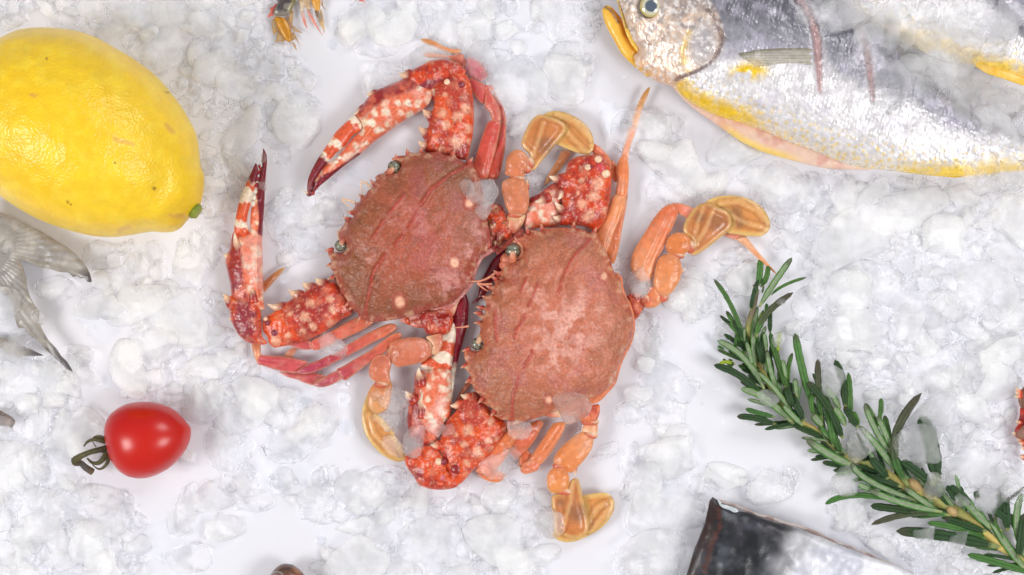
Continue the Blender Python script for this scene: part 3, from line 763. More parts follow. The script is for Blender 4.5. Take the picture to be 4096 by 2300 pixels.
seg(g, FD([(1000, 712), (1025, 712), (1040, 780), (1000, 805), (900, 850), (820, 868), (750, 862), (735, 845), (790, 805), (860, 768), (940, 740)]), FD([(1010, 750)])[0], FD([(750, 850)])[0], c_p2, lin(178, 66, 104), z=17, name='leg_segment')
g = seg(crab1, FD([(1640, 505), (1660, 540), (1560, 640), (1440, 730), (1320, 810), (1230, 880), (1165, 925), (1125, 900), (1085, 830), (1140, 800), (1240, 740), (1380, 660), (1500, 570), (1580, 515)]), FD([(1600, 540)])[0], FD([(1120, 860)])[0], lin(220, 112, 84), lin(184, 66, 88), z=21, rel=groove(FD([(1600, 540), (1150, 860)])))
seg(g, FD([(1085, 840), (1125, 850), (1140, 905), (1090, 940), (1020, 972), (950, 985), (885, 968), (900, 940), (960, 905), (1020, 868)]), FD([(1110, 870)])[0], FD([(900, 965)])[0], lin(196, 90, 100), lin(168, 70, 100), z=20, name='leg_segment')
seg(crab1, FD([(395, 705), (430, 700), (520, 708), (620, 712), (720, 730), (840, 762), (800, 800), (745, 855), (650, 852), (540, 828), (460, 800), (400, 782), (388, 745)]), FD([(400, 740)])[0], FD([(780, 800)])[0], lin(200, 76, 92), lin(206, 88, 96), z=13, name='leg_segment', rel=groove(FD([(420, 740), (700, 785), (800, 775)])))
seg(crab1, FD([(585, 850), (650, 855), (740, 862), (850, 852), (930, 862), (998, 890), (935, 925), (888, 968), (820, 950), (740, 915), (660, 895)]), FD([(590, 855)])[0], FD([(980, 900)])[0], lin(190, 62, 88), lin(206, 92, 100), z=10, name='leg_segment')
seg(crab1, FD([(342, 610), (380, 600), (420, 612), (424, 680), (420, 720), (400, 778), (380, 745), (358, 690)]), FD([(380, 610)])[0], FD([(400, 770)])[0], lin(224, 140, 110), lin(220, 150, 110), z=13, name='leg_tip')
seg(crab1, FD([(622, 708), (660, 665), (700, 638), (745, 648), (725, 680), (695, 722), (650, 726)]), FD([(630, 710)])[0], FD([(740, 650)])[0], lin(230, 176, 150), lin(196, 100, 90), z=6, name='leg_tip')

# ---- swimming legs of crab one
sw = inflate('swimming_leg', FD([(1548, 640), (1560, 595), (1620, 565), (1700, 548), (1790, 545), (1860, 562), (1905, 610), (1918, 670), (1895, 720), (1850, 758), (1760, 785), (1680, 800), (1620, 808), (1575, 770), (1562, 700)]), LEG, crab1, z0=27, k=.52, kb=.5, col=c_leg(FD([(1560, 700)])[0], FD([(1900, 640)])[0], lin(208, 118, 92), lin(212, 120, 100), 4))
inflate('hip', FD([(1870, 545), (1930, 525), (2000, 515), (2020, 580), (2000, 650), (1950, 700), (1905, 680), (1925, 620)]), LEG, sw, z0=25, k=.6, kb=.5, col=c_leg(FD([(1880, 600)])[0], FD([(2010, 560)])[0], C_CREAM * .85, lin(200, 90, 80)))
inflate('hip', FD([(1800, 345), (1900, 300), (2050, 300), (2110, 380), (2080, 500), (1990, 530), (1880, 520), (1850, 470), (1780, 460), (1700, 430), (1640, 395)]), LEG, sw, z0=19, k=.6, kb=.5, col=c_arm(9, purple=.6, orange=.4), relief=lambda x, y, d: (fbm(x, y, 22, 2) - .5) * 9)
inflate('leg_segment', FD([(1400, 735), (1440, 705), (1500, 695), (1540, 715), (1575, 740), (1565, 800), (1552, 870), (1560, 940), (1520, 955), (1460, 948), (1400, 920), (1368, 870), (1375, 800)]), LEG, sw, z0=24, k=.5, kb=.5, col=c_leg(FD([(1480, 700)])[0], FD([(1480, 950)])[0], lin(204, 112, 96), lin(212, 126, 96)))
inflate('leg_segment', FG([(190, 490), (250, 478), (320, 480), (350, 470), (345, 540), (335, 620), (300, 700), (240, 735), (180, 715), (145, 650), (148, 560)]), FINE, sw, z0=20, k=.4, kb=.4, col=c_leg(FG([(250, 480)])[0], FG([(200, 720)])[0], lin(226, 146, 104), lin(232, 170, 110)))
rb = [FG([(150, 740), (200, 900), (330, 1050), (440, 1105)])]
inflate('paddle', FG([(160, 550), (120, 630), (97, 730), (105, 830), (130, 910), (180, 985), (250, 1060), (330, 1110), (400, 1130), (455, 1115), (460, 1080), (400, 960), (350, 870), (270, 770), (190, 700)]), FINE, sw, z0=15, k=.22, kb=.2, step=1.2, col=c_paddle(3, ribs=rb), relief=r_ribs(rb))
sw = inflate('swimming_leg', FF([(232, 1000), (240, 940), (290, 905), (360, 895), (430, 920), (462, 980), (476, 1060), (470, 1140), (440, 1215), (360, 1225), (300, 1210), (262, 1130)]), LEG, crab1, z0=24, k=.52, kb=.5, col=c_leg(FF([(350, 900)])[0], FF([(350, 1200)])[0], lin(210, 128, 92), lin(214, 128, 100), 4))
spine(sw, FF([(468, 900)])[0], FF([(455, 965)])[0], 2.5, 22, tipc=C_SAL)
inflate('hip', FF([(290, 1225), (360, 1235), (440, 1222), (430, 1280), (400, 1340), (350, 1390), (290, 1370), (270, 1300)]), LEG, sw, z0=21, k=.6, kb=.5, col=c_leg(FF([(350, 1230)])[0], FF([(320, 1380)])[0], C_CREAM * .85, lin(206, 80, 70)))
inflate('hip', FF([(100, 1230), (180, 1180), (250, 1200), (290, 1300), (330, 1380), (300, 1440), (180, 1450), (120, 1380)]), LEG, sw, z0=20, k=.6, kb=.5, col=c_arm(29, purple=.6, orange=.4), relief=lambda x, y, d: (fbm(x, y, 22, 2) - .5) * 9)
inflate('leg_segment', FF([(268, 820), (275, 740), (310, 680), (360, 652), (410, 660), (452, 700), (475, 750), (462, 810), (430, 855), (440, 880), (380, 895), (300, 885), (262, 870)]), LEG, sw, z0=24, k=.5, kb=.5, col=c_leg(FF([(350, 660)])[0], FF([(350, 880)])[0], lin(212, 134, 96), lin(214, 124, 90)))
rb = [FF([(600, 420), (560, 560), (510, 700)])]
inflate('leg_segment', FF([(405, 600), (430, 520), (470, 430), (520, 370), (570, 345), (640, 360), (720, 385), (780, 420), (800, 480), (760, 550), (700, 620), (640, 690), (580, 760), (530, 825), (480, 840), (455, 815), (490, 750), (470, 690), (430, 650)]), FINE, sw, z0=21, k=.28, kb=.3, step=1.2,
        col=c_paddle(7, .8, dark=[(*FF([(620, 620)])[0], 60)], ribs=rb), relief=r_ribs(rb))
rb = [FF([(760, 440), (860, 560), (990, 685)]), FF([(720, 345), (880, 420), (1010, 560)])]
inflate('paddle', FF([(600, 350), (650, 322), (720, 315), (800, 332), (900, 378), (985, 450), (1035, 545), (1040, 640), (1000, 698), (920, 688), (820, 655), (720, 610), (700, 590), (780, 500), (760, 410), (680, 378)]), FINE, sw, z0=16, k=.2, kb=.2, step=1.2, col=c_paddle(9, ribs=rb), relief=r_ribs(rb))

def joints(parent, fr, L_, z):
    for (x, y, rx, ry) in L_:
        ellipsoid('joint', *fr([(x, y)])[0], z, rx, ry, 5, LEG, parent, lambda V: mix(np.tile(lin(206, 104, 74), (len(V), 1)), C_CREAM * .85, sstep(-.2, .6, V[:, 0] * .6 + V[:, 1])), sub=3)
joints(crab1, FD, [(1562, 700, 4.5, 7), (1478, 958, 7, 4), (1895, 640, 5, 9)], 22)
joints(crab1, FF, [(370, 905, 8, 4), (455, 820, 5, 5), (355, 1225, 8, 4), (480, 770, 5, 7)], 21)
# ================================================================ crab two
crab2 = thing('crab', 'x', 'crab', 2200, 1250, 'raw crabs on ice')
crab2['label'] = 'paler orange brown crab lying right of and slightly below the other crab'
car2 = (FE([(582, 342), (640, 315), (648, 290), (700, 305), (674, 255), (735, 262), (800, 272), (802, 232), (850, 250), (930, 242), (1000, 238), (1062, 246), (1085, 215), (1110, 242), (1180, 265), (1222, 290), (1272, 262),
             (1300, 320), (1340, 400), (1375, 470), (1415, 560), (1450, 655), (1498, 690), (1502, 760), (1530, 850), (1562, 900), (1590, 980), (1606, 1060), (1602, 1160), (1572, 1260), (1525, 1350), (1485, 1440)])
        + FH([(1160, 55), (1110, 110), (1040, 155), (960, 190), (880, 215), (780, 250), (700, 288), (600, 325), (500, 352), (420, 378), (362, 392), (345, 350), (300, 345), (232, 302), (262, 285), (215, 250), (138, 205), (175, 190), (128, 150), (88, 112), (75, 75), (38, 52), (62, 30)])
        + FG([(975, 462), (1000, 435), (962, 372), (932, 350), (968, 318), (948, 285), (945, 215), (1000, 212), (1045, 205)])
        + FE([(235, 1325), (285, 1290), (290, 1240), (260, 1180), (268, 1120), (232, 1078), (290, 1065), (262, 1030), (228, 992), (290, 1000), (310, 975), (250, 942), (315, 930), (300, 848), (345, 832), (385, 815), (335, 760), (395, 745), (378, 680), (430, 705), (480, 690), (402, 632), (450, 620), (470, 590), (520, 545),
              (600, 530), (640, 480), (650, 430), (625, 385)]))
ridg2 = [FE(p) for p in ([(1250, 310), (1180, 400), (1100, 470), (1040, 560), (1000, 640), (970, 730), (945, 810)], [(768, 740), (730, 830), (688, 930)], [(655, 1010), (620, 1080), (580, 1140), (568, 1200)],
                         [(722, 1320), (690, 1390), (650, 1450)], [(670, 690), (640, 750), (622, 800)], [(400, 960), (398, 1100), (412, 1230)])] + [FH([(435, 0), (415, 80), (390, 140), (385, 200), (384, 355)])]
spot2 = [FE([(1345, 672)])[0] + (17,), FH([(662, 185)])[0] + (19,)]
sheen2 = [FE([(a, b)])[0] + (r, s) for a, b, r, s in ((800, 880, 110, .75), (1000, 1000, 130, .8), (950, 1200, 150, .75), (1200, 1150, 130, .8), (1180, 900, 90, .6), (950, 1380, 120, .75), (900, 640, 60, .5), (760, 500, 60, .5), (450, 760, 50, .6), (350, 950, 50, .7))]
cc, cr = carapace_parts(lin(176, 104, 74), lin(198, 112, 84), lin(230, 172, 156), 61, ridg2, spot2, sheen2, FE([(950, 1050)])[0], lin(216, 120, 86))
L2 = [FE([(a, b)])[0] + (r, h) for a, b, r, h in ((700, 500, 30, 5.), (560, 590, 22, 4.), (460, 760, 24, 4.), (360, 950, 22, 3.5), (330, 1130, 20, 3.), (480, 660, 12, 2.))]
inflate('underbody', FE([(600, 400), (1200, 340), (1450, 760), (1530, 1150), (1400, 1500), (1000, 1900), (600, 1800), (350, 1500), (300, 1000)]), LEG, crab2, z0=14, k=.25, kb=.3, step=4, col=c_flat(C_CREAM, C_SAL), keep=False)
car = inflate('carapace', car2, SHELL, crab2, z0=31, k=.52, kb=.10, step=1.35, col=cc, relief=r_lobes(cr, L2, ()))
crab_eye(car, *FE([(550, 445)])[0], 34, 7.2, -1.6, lin(214, 130, 96))
crab_eye(car, *FE([(236, 1262)])[0], 32, 6.0, 1.0, lin(230, 190, 150))
for pts, r in (([(410, 628), (340, 680), (260, 710), (170, 712), (100, 708)], 1.5), ([(370, 738), (290, 740), (238, 728), (300, 780), (340, 800)], 1.6), ([(165, 1105), (100, 1115), (38, 1118)], 1.3), ([(255, 1000), (310, 1020)], 1.3)):
    hair(car, [(*q, 30) for q in FE(pts)], r, lin(230, 150, 120))
for (a, b, r1, r2) in ((520, 520, 9, 7), (500, 570, 8, 6)):
    ellipsoid('mouth_plate', *FE([(a, b)])[0], 29, r1, r2, 5, SHELL, car, lambda V: np.tile(lin(214, 120, 90), (len(V), 1)), sub=3)

CC2 = FE([(950, 1050)])[0]
teeth(car, FE, [(672, 250), (802, 226), (1086, 208), (1276, 256), (576, 342), (396, 628), (374, 676), (330, 758), (296, 848), (246, 940), (224, 990), (228, 1078)], CC2, 31, 2.2)
teeth(car, FG, [(928, 348), (970, 462), (942, 212)], CC2, 31, 2.2)
teeth(car, FH, [(34, 52), (134, 204), (228, 304), (352, 396)], CC2, 31, 2.4)
for (ex, ey), a0 in ((FE([(550, 445)])[0], -1.2), (FE([(236, 1262)])[0], -1.9)):
    pts = [(ex + 38 * math.cos(a0 + i * .55), ey - 38 * math.sin(a0 + i * .55), 32) for i in range(6)]
    tube('eye_socket', pts, [1.2, 2.2, 2.6, 2.4, 2., 1.], SHELL, car, [lin(222, 146, 112)] * 6, seg=8)
inflate('body_rim', FE([(1450, 640), (1510, 680), (1518, 760), (1550, 850), (1580, 900), (1608, 980), (1622, 1060), (1618, 1160), (1588, 1270), (1540, 1360), (1500, 1450)]) + FH([(1185, 60), (1130, 130), (1062, 200), (1000, 225), (900, 240), (800, 270), (760, 200), (950, 120), (1080, 0)]) + FE([(1400, 1300), (1500, 1150), (1500, 1000), (1450, 850)]),
        SHELL, crab2, z0=25, k=.12, kb=.3, step=1.8, col=c_flat(lin(236, 130, 80), lin(206, 120, 84), 30, 5), keep=False)
# ---- upper claw (folded)
arm = inflate('claw_arm', FF([(440, 1190), (470, 1120), (480, 1075), (560, 1040), (640, 975), (730, 930), (790, 960), (780, 1060), (745, 1150), (760, 1280), (720, 1330), (600, 1340), (470, 1345), (420, 1300)]), CLAW, crab2, z0=15, k=.6, kb=.5,
              col=c_palm(None, 41, dark_side=(FF([(480, 1080), (600, 1010), (740, 930)]), 26)))
mn_ = inflate('claw', FF([(820, 760), (900, 712), (1000, 700), (1090, 700), (1130, 740), (1175, 790), (1196, 850), (1197, 950), (1187, 1060), (1172, 1150), (1135, 1280), (1062, 1370), (980, 1335), (880, 1320), (775, 1315), (745, 1230), (765, 1130), (748, 1000), (715, 930), (730, 870), (790, 850)]), CLAW, crab2, z0=22, k=.62, kb=.5,
              col=c_arm(63, [(*FF([(a, b)])[0], r) for a, b, r in ((940, 1130, 22), (1080, 960, 30), (1040, 1060, 26), (1000, 1240, 28), (930, 930, 14), (1140, 1180, 14), (900, 1040, 10), (1100, 830, 16))], purple=.2), relief=lambda x, y, d: (fbm(x, y, 44, 5) - .5) * 5)
for t, b in (((650, 885), (730, 912)), ((840, 848), (880, 905)), ((760, 965), (805, 1025)), ((728, 1092), (770, 1020)), ((700, 1108), (770, 1180)), ((684, 1240), (745, 1262)), ((525, 1112), (610, 1085))):
    spine(mn_, FF([t])[0], FF([b])[0], 5, 24, 27)
for (x, y, r, c_) in ((990, 812, 9, C_CREAM), (1020, 805, 5, C_PURP), (1100, 815, 13, lin(206, 70, 74)), (1145, 865, 11, C_CREAM), (1080, 740, 9, C_CREAM)):
    ellipsoid('joint_knob', *FF([(x, y)])[0], 31, r * .42, r * .4, 3, CLAW, mn_, (lambda c_: lambda V: np.tile(c_, (len(V), 1)))(c_), sub=3)
seg(crab2, FF([(612, 965), (625, 900), (660, 840), (720, 740), (770, 662), (840, 680), (790, 770), (720, 860), (660, 930)]), FF([(612, 965)])[0], FF([(800, 670)])[0], lin(170, 110, 50), lin(210, 140, 110), z=6, name='leg_tip')
LO = lin(228, 132, 86); LO2 = lin(236, 158, 116); LO3 = lin(222, 112, 76)
seg(crab2, FF([(1035, 600), (1080, 620), (1130, 665), (1180, 725), (1200, 790), (1195, 850), (1120, 760), (1040, 700), (1020, 640)]), FF([(1040, 610)])[0], FF([(1190, 830)])[0], LO3, LO3, z=10, name='leg_segment')
seg(crab2, FF([(1190, 748), (1225, 765), (1250, 830), (1245, 940), (1215, 925), (1190, 880)]), FF([(1200, 760)])[0], FF([(1230, 930)])[0], LO3, LO, z=10, name='leg_segment')
g = seg(crab2, FE([(1550, -100), (1558, -40), (1545, 60), (1522, 180), (1500, 300), (1472, 450), (1432, 560), (1370, 500), (1360, 400), (1430, 250), (1500, 50)]), FE([(1430, 540)])[0], FE([(1550, -90)])[0], LO, lin(214, 120, 100), z=12)
g = seg(crab2, FE([(1405, 20), (1420, -20), (1450, -48), (1500, -40), (1540, -22), (1530, 60), (1500, 150), (1450, 260), (1400, 400), (1365, 470), (1320, 420), (1270, 310), (1310, 240), (1370, 120)]), FE([(1330, 400)])[0], FE([(1500, -40)])[0], LO, LO2, z=17, rel=groove(FE([(1500, 0), (1370, 400)])))
seg(g, FF([(1240, 800), (1265, 735), (1300, 700), (1335, 735), (1348, 800), (1350, 880), (1342, 990), (1322, 1072), (1280, 1065), (1232, 1045), (1238, 980), (1248, 920), (1235, 860)]), FF([(1280, 1060)])[0], FF([(1300, 710)])[0], LO, LO, z=16, name='leg_segment', rel=groove(FF([(1325, 760), (1300, 1050)]), 4))
seg(g, FF([(1270, 740), (1290, 690), (1305, 620), (1325, 550), (1350, 465), (1385, 450), (1415, 465), (1400, 520), (1370, 600), (1348, 690), (1340, 745), (1310, 720)]), FF([(1300, 700)])[0], FF([(1390, 460)])[0], lin(238, 160, 140), lin(238, 176, 160), z=14, name='leg_segment')
tp = seg(g, FF([(1378, 440), (1382, 385), (1405, 310), (1440, 220), (1480, 150), (1520, 108), (1536, 108), (1515, 180), (1480, 260), (1455, 340), (1430, 420), (1415, 465), (1390, 462)]), FF([(1400, 450)])[0], FF([(1530, 105)])[0], lin(240, 180, 150), lin(196, 140, 70), z=11, name='leg_tip')
for i in range(6): spine(tp, FF([(1372 + i * 14, 385 - i * 34)])[0], FF([(1388 + i * 14, 395 - i * 34)])[0], 1.3, 11, tipc=lin(190, 100, 60))
# ---- far right legs
g = seg(crab2, FI([(458, 960), (462, 900), (480, 845), (520, 770), (580, 675), (640, 575), (700, 500), (745, 462), (800, 448), (845, 480), (848, 540), (815, 620), (780, 700), (745, 790), (700, 870), (665, 960), (650, 1040), (600, 1090), (520, 1080), (475, 1020)]), FI([(560, 1050)])[0], FI([(800, 450)])[0], LO2, LO3, z=16, rel=groove(FI([(790, 520), (590, 950)]), 7, 1.8))
seg(g, FI([(745, 462), (800, 440), (850, 438), (920, 455), (985, 485), (980, 540), (945, 575), (890, 545), (840, 520), (800, 515)]), FI([(800, 450)])[0], FI([(970, 500)])[0], LO3, lin(236, 150, 136), z=14, name='leg_segment')
seg(g, FI([(1225, 690), (1290, 690), (1360, 695), (1415, 712), (1400, 745), (1350, 748), (1290, 730), (1240, 715)]), FI([(1240, 700)])[0], FI([(1400, 720)])[0], lin(236, 140, 140), lin(240, 170, 150), z=10, name='leg_segment')
seg(g, FI([(1340, 742), (1375, 715), (1415, 715), (1460, 775), (1530, 860), (1600, 940), (1668, 1022), (1640, 1010), (1570, 950), (1480, 870), (1400, 790)]), FI([(1360, 740)])[0], FI([(1665, 1020)])[0], lin(238, 180, 150), lin(226, 130, 80), z=13, name='leg_tip', k=.6)
sw = inflate('swimming_leg', FI([(690, 900), (730, 868), (790, 855), (850, 880), (875, 930), (882, 990), (868, 1070), (830, 1140), (790, 1185), (735, 1218), (680, 1180), (648, 1110), (655, 1030), (670, 950)]), LEG, crab2, z0=23, k=.52, kb=.5, col=c_leg(FI([(750, 870)])[0], FI([(720, 1200)])[0], lin(226, 134, 78), LO2, 8), relief=lambda x, y, d: (fbm(x, y, 16, 3) - .5) * 1.6)
spine(sw, FI([(915, 980)])[0], FI([(875, 1005)])[0], 2.2, 22, tipc=LO3)
inflate('hip', FI([(575, 1200), (600, 1150), (650, 1125), (700, 1150), (735, 1200), (715, 1260), (660, 1300), (590, 1305), (560, 1260)]), LEG, sw, z0=21, k=.6, kb=.5, col=c_leg(FI([(600, 1200)])[0], FI([(700, 1200)])[0], LO3, LO2), relief=lambda x, y, d: (fbm(x, y, 30, 3) - .5) * 5)
inflate('hip', FI([(425, 1215), (470, 1180), (530, 1175), (590, 1200), (590, 1270), (555, 1330), (515, 1390), (480, 1400), (460, 1330)]), LEG, sw, z0=18, k=.6, kb=.5, col=c_flat(lin(226, 120, 74), lin(196, 84, 70), 26, 4), relief=lambda x, y, d: (fbm(x, y, 26, 13) - .5) * 8)
inflate('leg_segment', FI([(752, 800), (758, 745), (795, 700), (850, 680), (905, 690), (948, 725), (962, 775), (945, 830), (890, 865), (820, 868), (770, 850)]), LEG, sw, z0=22, k=.6, kb=.5, col=c_leg(FI([(850, 690)])[0], FI([(850, 860)])[0], lin(228, 138, 84), lin(224, 130, 76)))
rb = [FI([(1060, 480), (1010, 600), (990, 740)]), FI([(1140, 500), (1080, 640), (1000, 780)])]
inflate('leg_segment', FI([(892, 655), (905, 600), (935, 545), (975, 490), (1030, 448), (1090, 435), (1150, 450), (1200, 480), (1250, 500), (1285, 545), (1295, 610), (1270, 665), (1200, 725), (1110, 795), (1040, 845), (985, 870), (945, 855), (950, 820), (975, 780), (950, 730), (910, 700)]), FINE, sw, z0=21, k=.28, kb=.3, step=1.2,
        col=c_paddle(17, .8, dark=[(*FI([(1180, 600)])[0], 60), (*FI([(1030, 560)])[0], 36)], ribs=rb), relief=r_ribs(rb))
rb = [FI([(1230, 500), (1400, 600), (1590, 650)]), FI([(1200, 440), (1350, 430), (1500, 500), (1590, 600)])]
inflate('paddle', FI([(1075, 440), (1130, 400), (1200, 380), (1290, 375), (1390, 388), (1480, 425), (1560, 490), (1605, 570), (1612, 640), (1580, 690), (1520, 715), (1420, 710), (1320, 695), (1260, 680), (1290, 610), (1260, 510), (1190, 475)]), FINE, sw, z0=17, k=.2, kb=.2, step=1.2, col=c_paddle(19, ribs=rb, dark=[(*FI([(1330, 510)])[0], 40), (*FI([(1360, 600)])[0], 40)]), relief=r_ribs(rb))
# ---- lower right swimming leg
sw = inflate('swimming_leg', FH([(700, 655), (725, 600), (780, 535), (850, 480), (915, 440), (970, 455), (1010, 490), (1000, 560), (960, 630), (900, 700), (840, 755), (780, 730), (715, 700)]), LEG, crab2, z0=20, k=.52, kb=.5, col=c_leg(FH([(950, 460)])[0], FH([(760, 700)])[0], LO2, lin(226, 134, 76), 8))
spine(sw, FH([(865, 780)])[0], FH([(868, 725)])[0], 2.2, 20, tipc=LO3)
inflate('hip', FH([(935, 385), (990, 350), (1035, 345), (1045, 410), (1035, 475), (985, 470), (920, 435)]), LEG, sw, z0=19, k=.6, kb=.5, col=c_leg(FH([(1000, 350)])[0], FH([(980, 460)])[0], LO3, C_CREAM))
inflate('hip', FH([(900, 270), (960, 240), (1050, 225), (1060, 280), (1035, 350), (980, 370), (915, 355), (880, 310)]), LEG, sw, z0=21, k=.6, kb=.5, col=c_flat(lin(228, 124, 74), lin(204, 90, 66), 24, 4), relief=lambda x, y, d: (fbm(x, y, 24, 13) - .5) * 7)
inflate('leg_segment', FH([(650, 830), (655, 770), (685, 725), (735, 705), (790, 715), (822, 770), (825, 830), (810, 880), (760, 908), (690, 912), (660, 880)]), LEG, sw, z0=21, k=.6, kb=.5, col=c_leg(FH([(720, 710)])[0], FH([(740, 900)])[0], lin(226, 136, 92), lin(230, 150, 84)))
rb = [FH([(850, 830), (830, 980), (770, 1180)])]
inflate('leg_segment', FH([(692, 930), (740, 910), (800, 890), (822, 830), (850, 800), (890, 800), (910, 860), (930, 950), (960, 1060), (975, 1150), (960, 1220), (900, 1255), (830, 1258), (770, 1235), (715, 1225), (700, 1160), (700, 1080), (685, 1000)]), FINE, sw, z0=19, k=.3, kb=.3, step=1.2,
        col=c_paddle(27, .8, dark=[(*FH([(880, 1060)])[0], 60), (*FH([(760, 980)])[0], 26)], ribs=rb), relief=r_ribs(rb))
rb = [FH([(960, 1160), (1040, 1020), (1140, 970)]), FH([(980, 1200), (1090, 1080), (1160, 980)])]
inflate('paddle', FH([(925, 935), (1000, 915), (1090, 905), (1145, 930), (1172, 980), (1165, 1050), (1120, 1130), (1050, 1195), (960, 1245), (880, 1280), (800, 1290), (730, 1270), (690, 1225), (720, 1180), (940, 1150), (950, 1050)]), FINE, sw, z0=13, k=.2, kb=.2, step=1.2, col=c_paddle(29, ribs=rb), relief=r_ribs(rb))
# ---- lower walking legs
seg(crab2, FH([(590, 345), (625, 370), (612, 405), (585, 450), (560, 500), (515, 560), (465, 605), (420, 640), (370, 610), (380, 520), (440, 420), (520, 370)]), FH([(580, 360)])[0], FH([(430, 620)])[0], LO3, lin(214, 106, 76), z=15)
seg(crab2, FH([(100, 745), (130, 690), (200, 600), (270, 515), (340, 430), (400, 385), (470, 375), (440, 450), (390, 540), (330, 640), (270, 720), (190, 765)]), FH([(400, 400)])[0], FH([(150, 740)])[0], LO, LO3, z=19)
seg(crab2, FH([(110, 760), (180, 750), (260, 735), (310, 760), (320, 790), (290, 822), (240, 828), (170, 808)]), FH([(120, 760)])[0], FH([(300, 800)])[0], LO3, LO, z=10, name='leg_segment')
seg(crab2, FH([(440, 640), (480, 570), (515, 590), (535, 620), (500, 670), (465, 730), (435, 700)]), FH([(500, 590)])[0], FH([(450, 710)])[0], LO3, LO3, z=11, name='leg_segment')
g = seg(crab2, FH([(700, 375), (750, 360), (795, 370), (782, 430), (750, 490), (700, 570), (650, 640), (605, 690), (560, 670), (520, 645), (560, 580), (620, 490), (665, 420)]), FH([(740, 370)])[0], FH([(570, 660)])[0], LO, lin(222, 124, 80), z=17, rel=groove(FH([(750, 400), (580, 650)]), 6, 1.4))
seg(g, FH([(445, 715), (470, 680), (515, 655), (570, 645), (600, 665), (598, 700), (580, 735), (530, 755), (480, 765), (450, 745)]), FH([(590, 680)])[0], FH([(460, 740)])[0], lin(220, 120, 90), lin(224, 130, 100), z=16, name='leg_segment', rel=lambda x, y, d: (fbm(x, y, 20, 3) - .5) * 5)
# ---- lower left claw, folded under the first crab's swimming leg
arm = inflate('claw_arm', FG([(800, 790), (860, 730), (890, 690), (900, 650), (960, 600), (1010, 550), (1060, 560), (1110, 640), (1190, 730), (1280, 800), (1290, 870), (1230, 960), (1160, 1060), (1090, 1140), (1020, 1200), (960, 1270), (900, 1320), (840, 1300), (800, 1220), (770, 1100), (740, 1010), (760, 900)]),
              CLAW, crab2, z0=21, k=.6, kb=.5, col=c_arm(12, [(*FG([(a, b)])[0], r) for a, b, r in ((985, 865, 26), (945, 975, 18), (1055, 1050, 28), (1145, 950, 18), (1220, 935, 10), (1160, 790, 20), (965, 1130, 18), (1270, 860, 8), (1170, 1010, 12), (880, 900, 10))], purple=.5, orange=.9), relief=lambda x, y, d: (fbm(x, y, 40, 55) - .5) * 4)
for t, b in (((825, 665), (900, 660)), ((915, 575), (975, 595)), ((870, 730), (895, 745)), ((660, 990), (725, 995))): spine(arm, FG([t])[0], FG([b])[0], 5, 22, tipc=C_RED)
wr = inflate('wrist', FG([(452, 1100), (480, 1060), (530, 1020), (600, 1000), (680, 1000), (740, 1050), (790, 1130), (800, 1200), (860, 1260), (905, 1300), (880, 1340), (800, 1360), (720, 1362), (640, 1350), (570, 1322), (525, 1250), (480, 1190), (455, 1140)]),
             CLAW, crab2, z0=23, k=.62, kb=.5, col=c_arm(35, purple=.8, orange=.8), relief=lambda x, y, d: (fbm(x, y, 34, 58) - .5) * 4)
for (x, y, r, c_) in ((730, 1130, 9, C_CREAM), (775, 1130, 8, C_PURP), (880, 1190, 13, C_DRED), (760, 1260, 8, lin(214, 110, 120))):
    ellipsoid('joint_knob', *FG([(x, y)])[0], 29, r * .42, r * .42, 3, CLAW, wr, (lambda c_: lambda V: np.tile(c_, (len(V), 1)))(c_), sub=3)
pl = inflate('claw', FG([(540, 400), (580, 370), (640, 380), (690, 350), (760, 340), (830, 380), (842, 500), (838, 620), (830, 760), (790, 800), (740, 900), (700, 980), (600, 1010), (540, 960), (490, 880), (470, 800), (480, 690), (470, 610), (520, 560), (530, 480)]),
             CLAW, crab2, z0=15, k=.75, kb=.6, step=1.2, col=c_palm(None, 72, dark_side=(FG([(540, 420), (510, 600), (530, 800), (600, 960)]), 44)))
for t, b in (((568, 350), (585, 450)), ((600, 565), (598, 700)), ((458, 545), (505, 600))): spine(pl, FG([t])[0], FG([b])[0], 5.5, 25, 28)
inflate('movable_finger', FG([(580, 340), (610, 290), (680, 240), (700, 170), (730, 80), (790, 20), (860, -20), (880, 60), (870, 160), (850, 280), (830, 380), (740, 370), (650, 380)]), CLAW, pl, z0=14, k=.6, kb=.6, step=1.2, col=c_finger(FG([(700, 370)])[0], FG([(850, -20)])[0], 14, 1.2, ((.05, .2), (.42, .62))))
inflate('fixed_finger', FD([(2200, 130), (2245, 240), (2240, 420), (2205, 560), (2160, 720), (2130, 880), (2105, 1050), (2090, 1215), (2045, 1225), (2060, 1050), (2075, 850), (2085, 650), (2095, 450), (2120, 300), (2160, 200)]), CLAW, pl, z0=11, k=.7, kb=.6, step=1.2,
        col=c_finger(FD([(2070, 1250)])[0], FD([(2190, 160)])[0], 15, .42, ()))
inflate('fixed_finger', FE([(500, 420), (430, 470), (370, 530), (330, 600), (285, 690), (255, 780), (240, 850), (190, 905), (240, 895), (258, 875), (300, 850), (345, 760), (400, 680), (450, 600)]), CLAW, pl, z0=8, k=.7, kb=.6, step=1.3, col=c_flat(C_CRIM * .7, C_CRIM))
inflate('leg_tip', FG([(980, 455), (950, 490), (905, 560), (870, 630), (840, 700), (870, 690), (910, 620), (960, 540), (1000, 490)]), LEG, crab2, z0=8, k=.5, kb=.5, col=c_flat(lin(200, 120, 90), lin(150, 80, 50)))

joints(crab2, FI, [(845, 872, 8, 4), (958, 800, 5, 7), (715, 1205, 8, 7), (590, 1235, 7, 7)], 20)
joints(crab2, FH, [(755, 700, 8, 5), (790, 900, 8, 4), (985, 462, 8, 5), (985, 360, 9, 5)], 19)
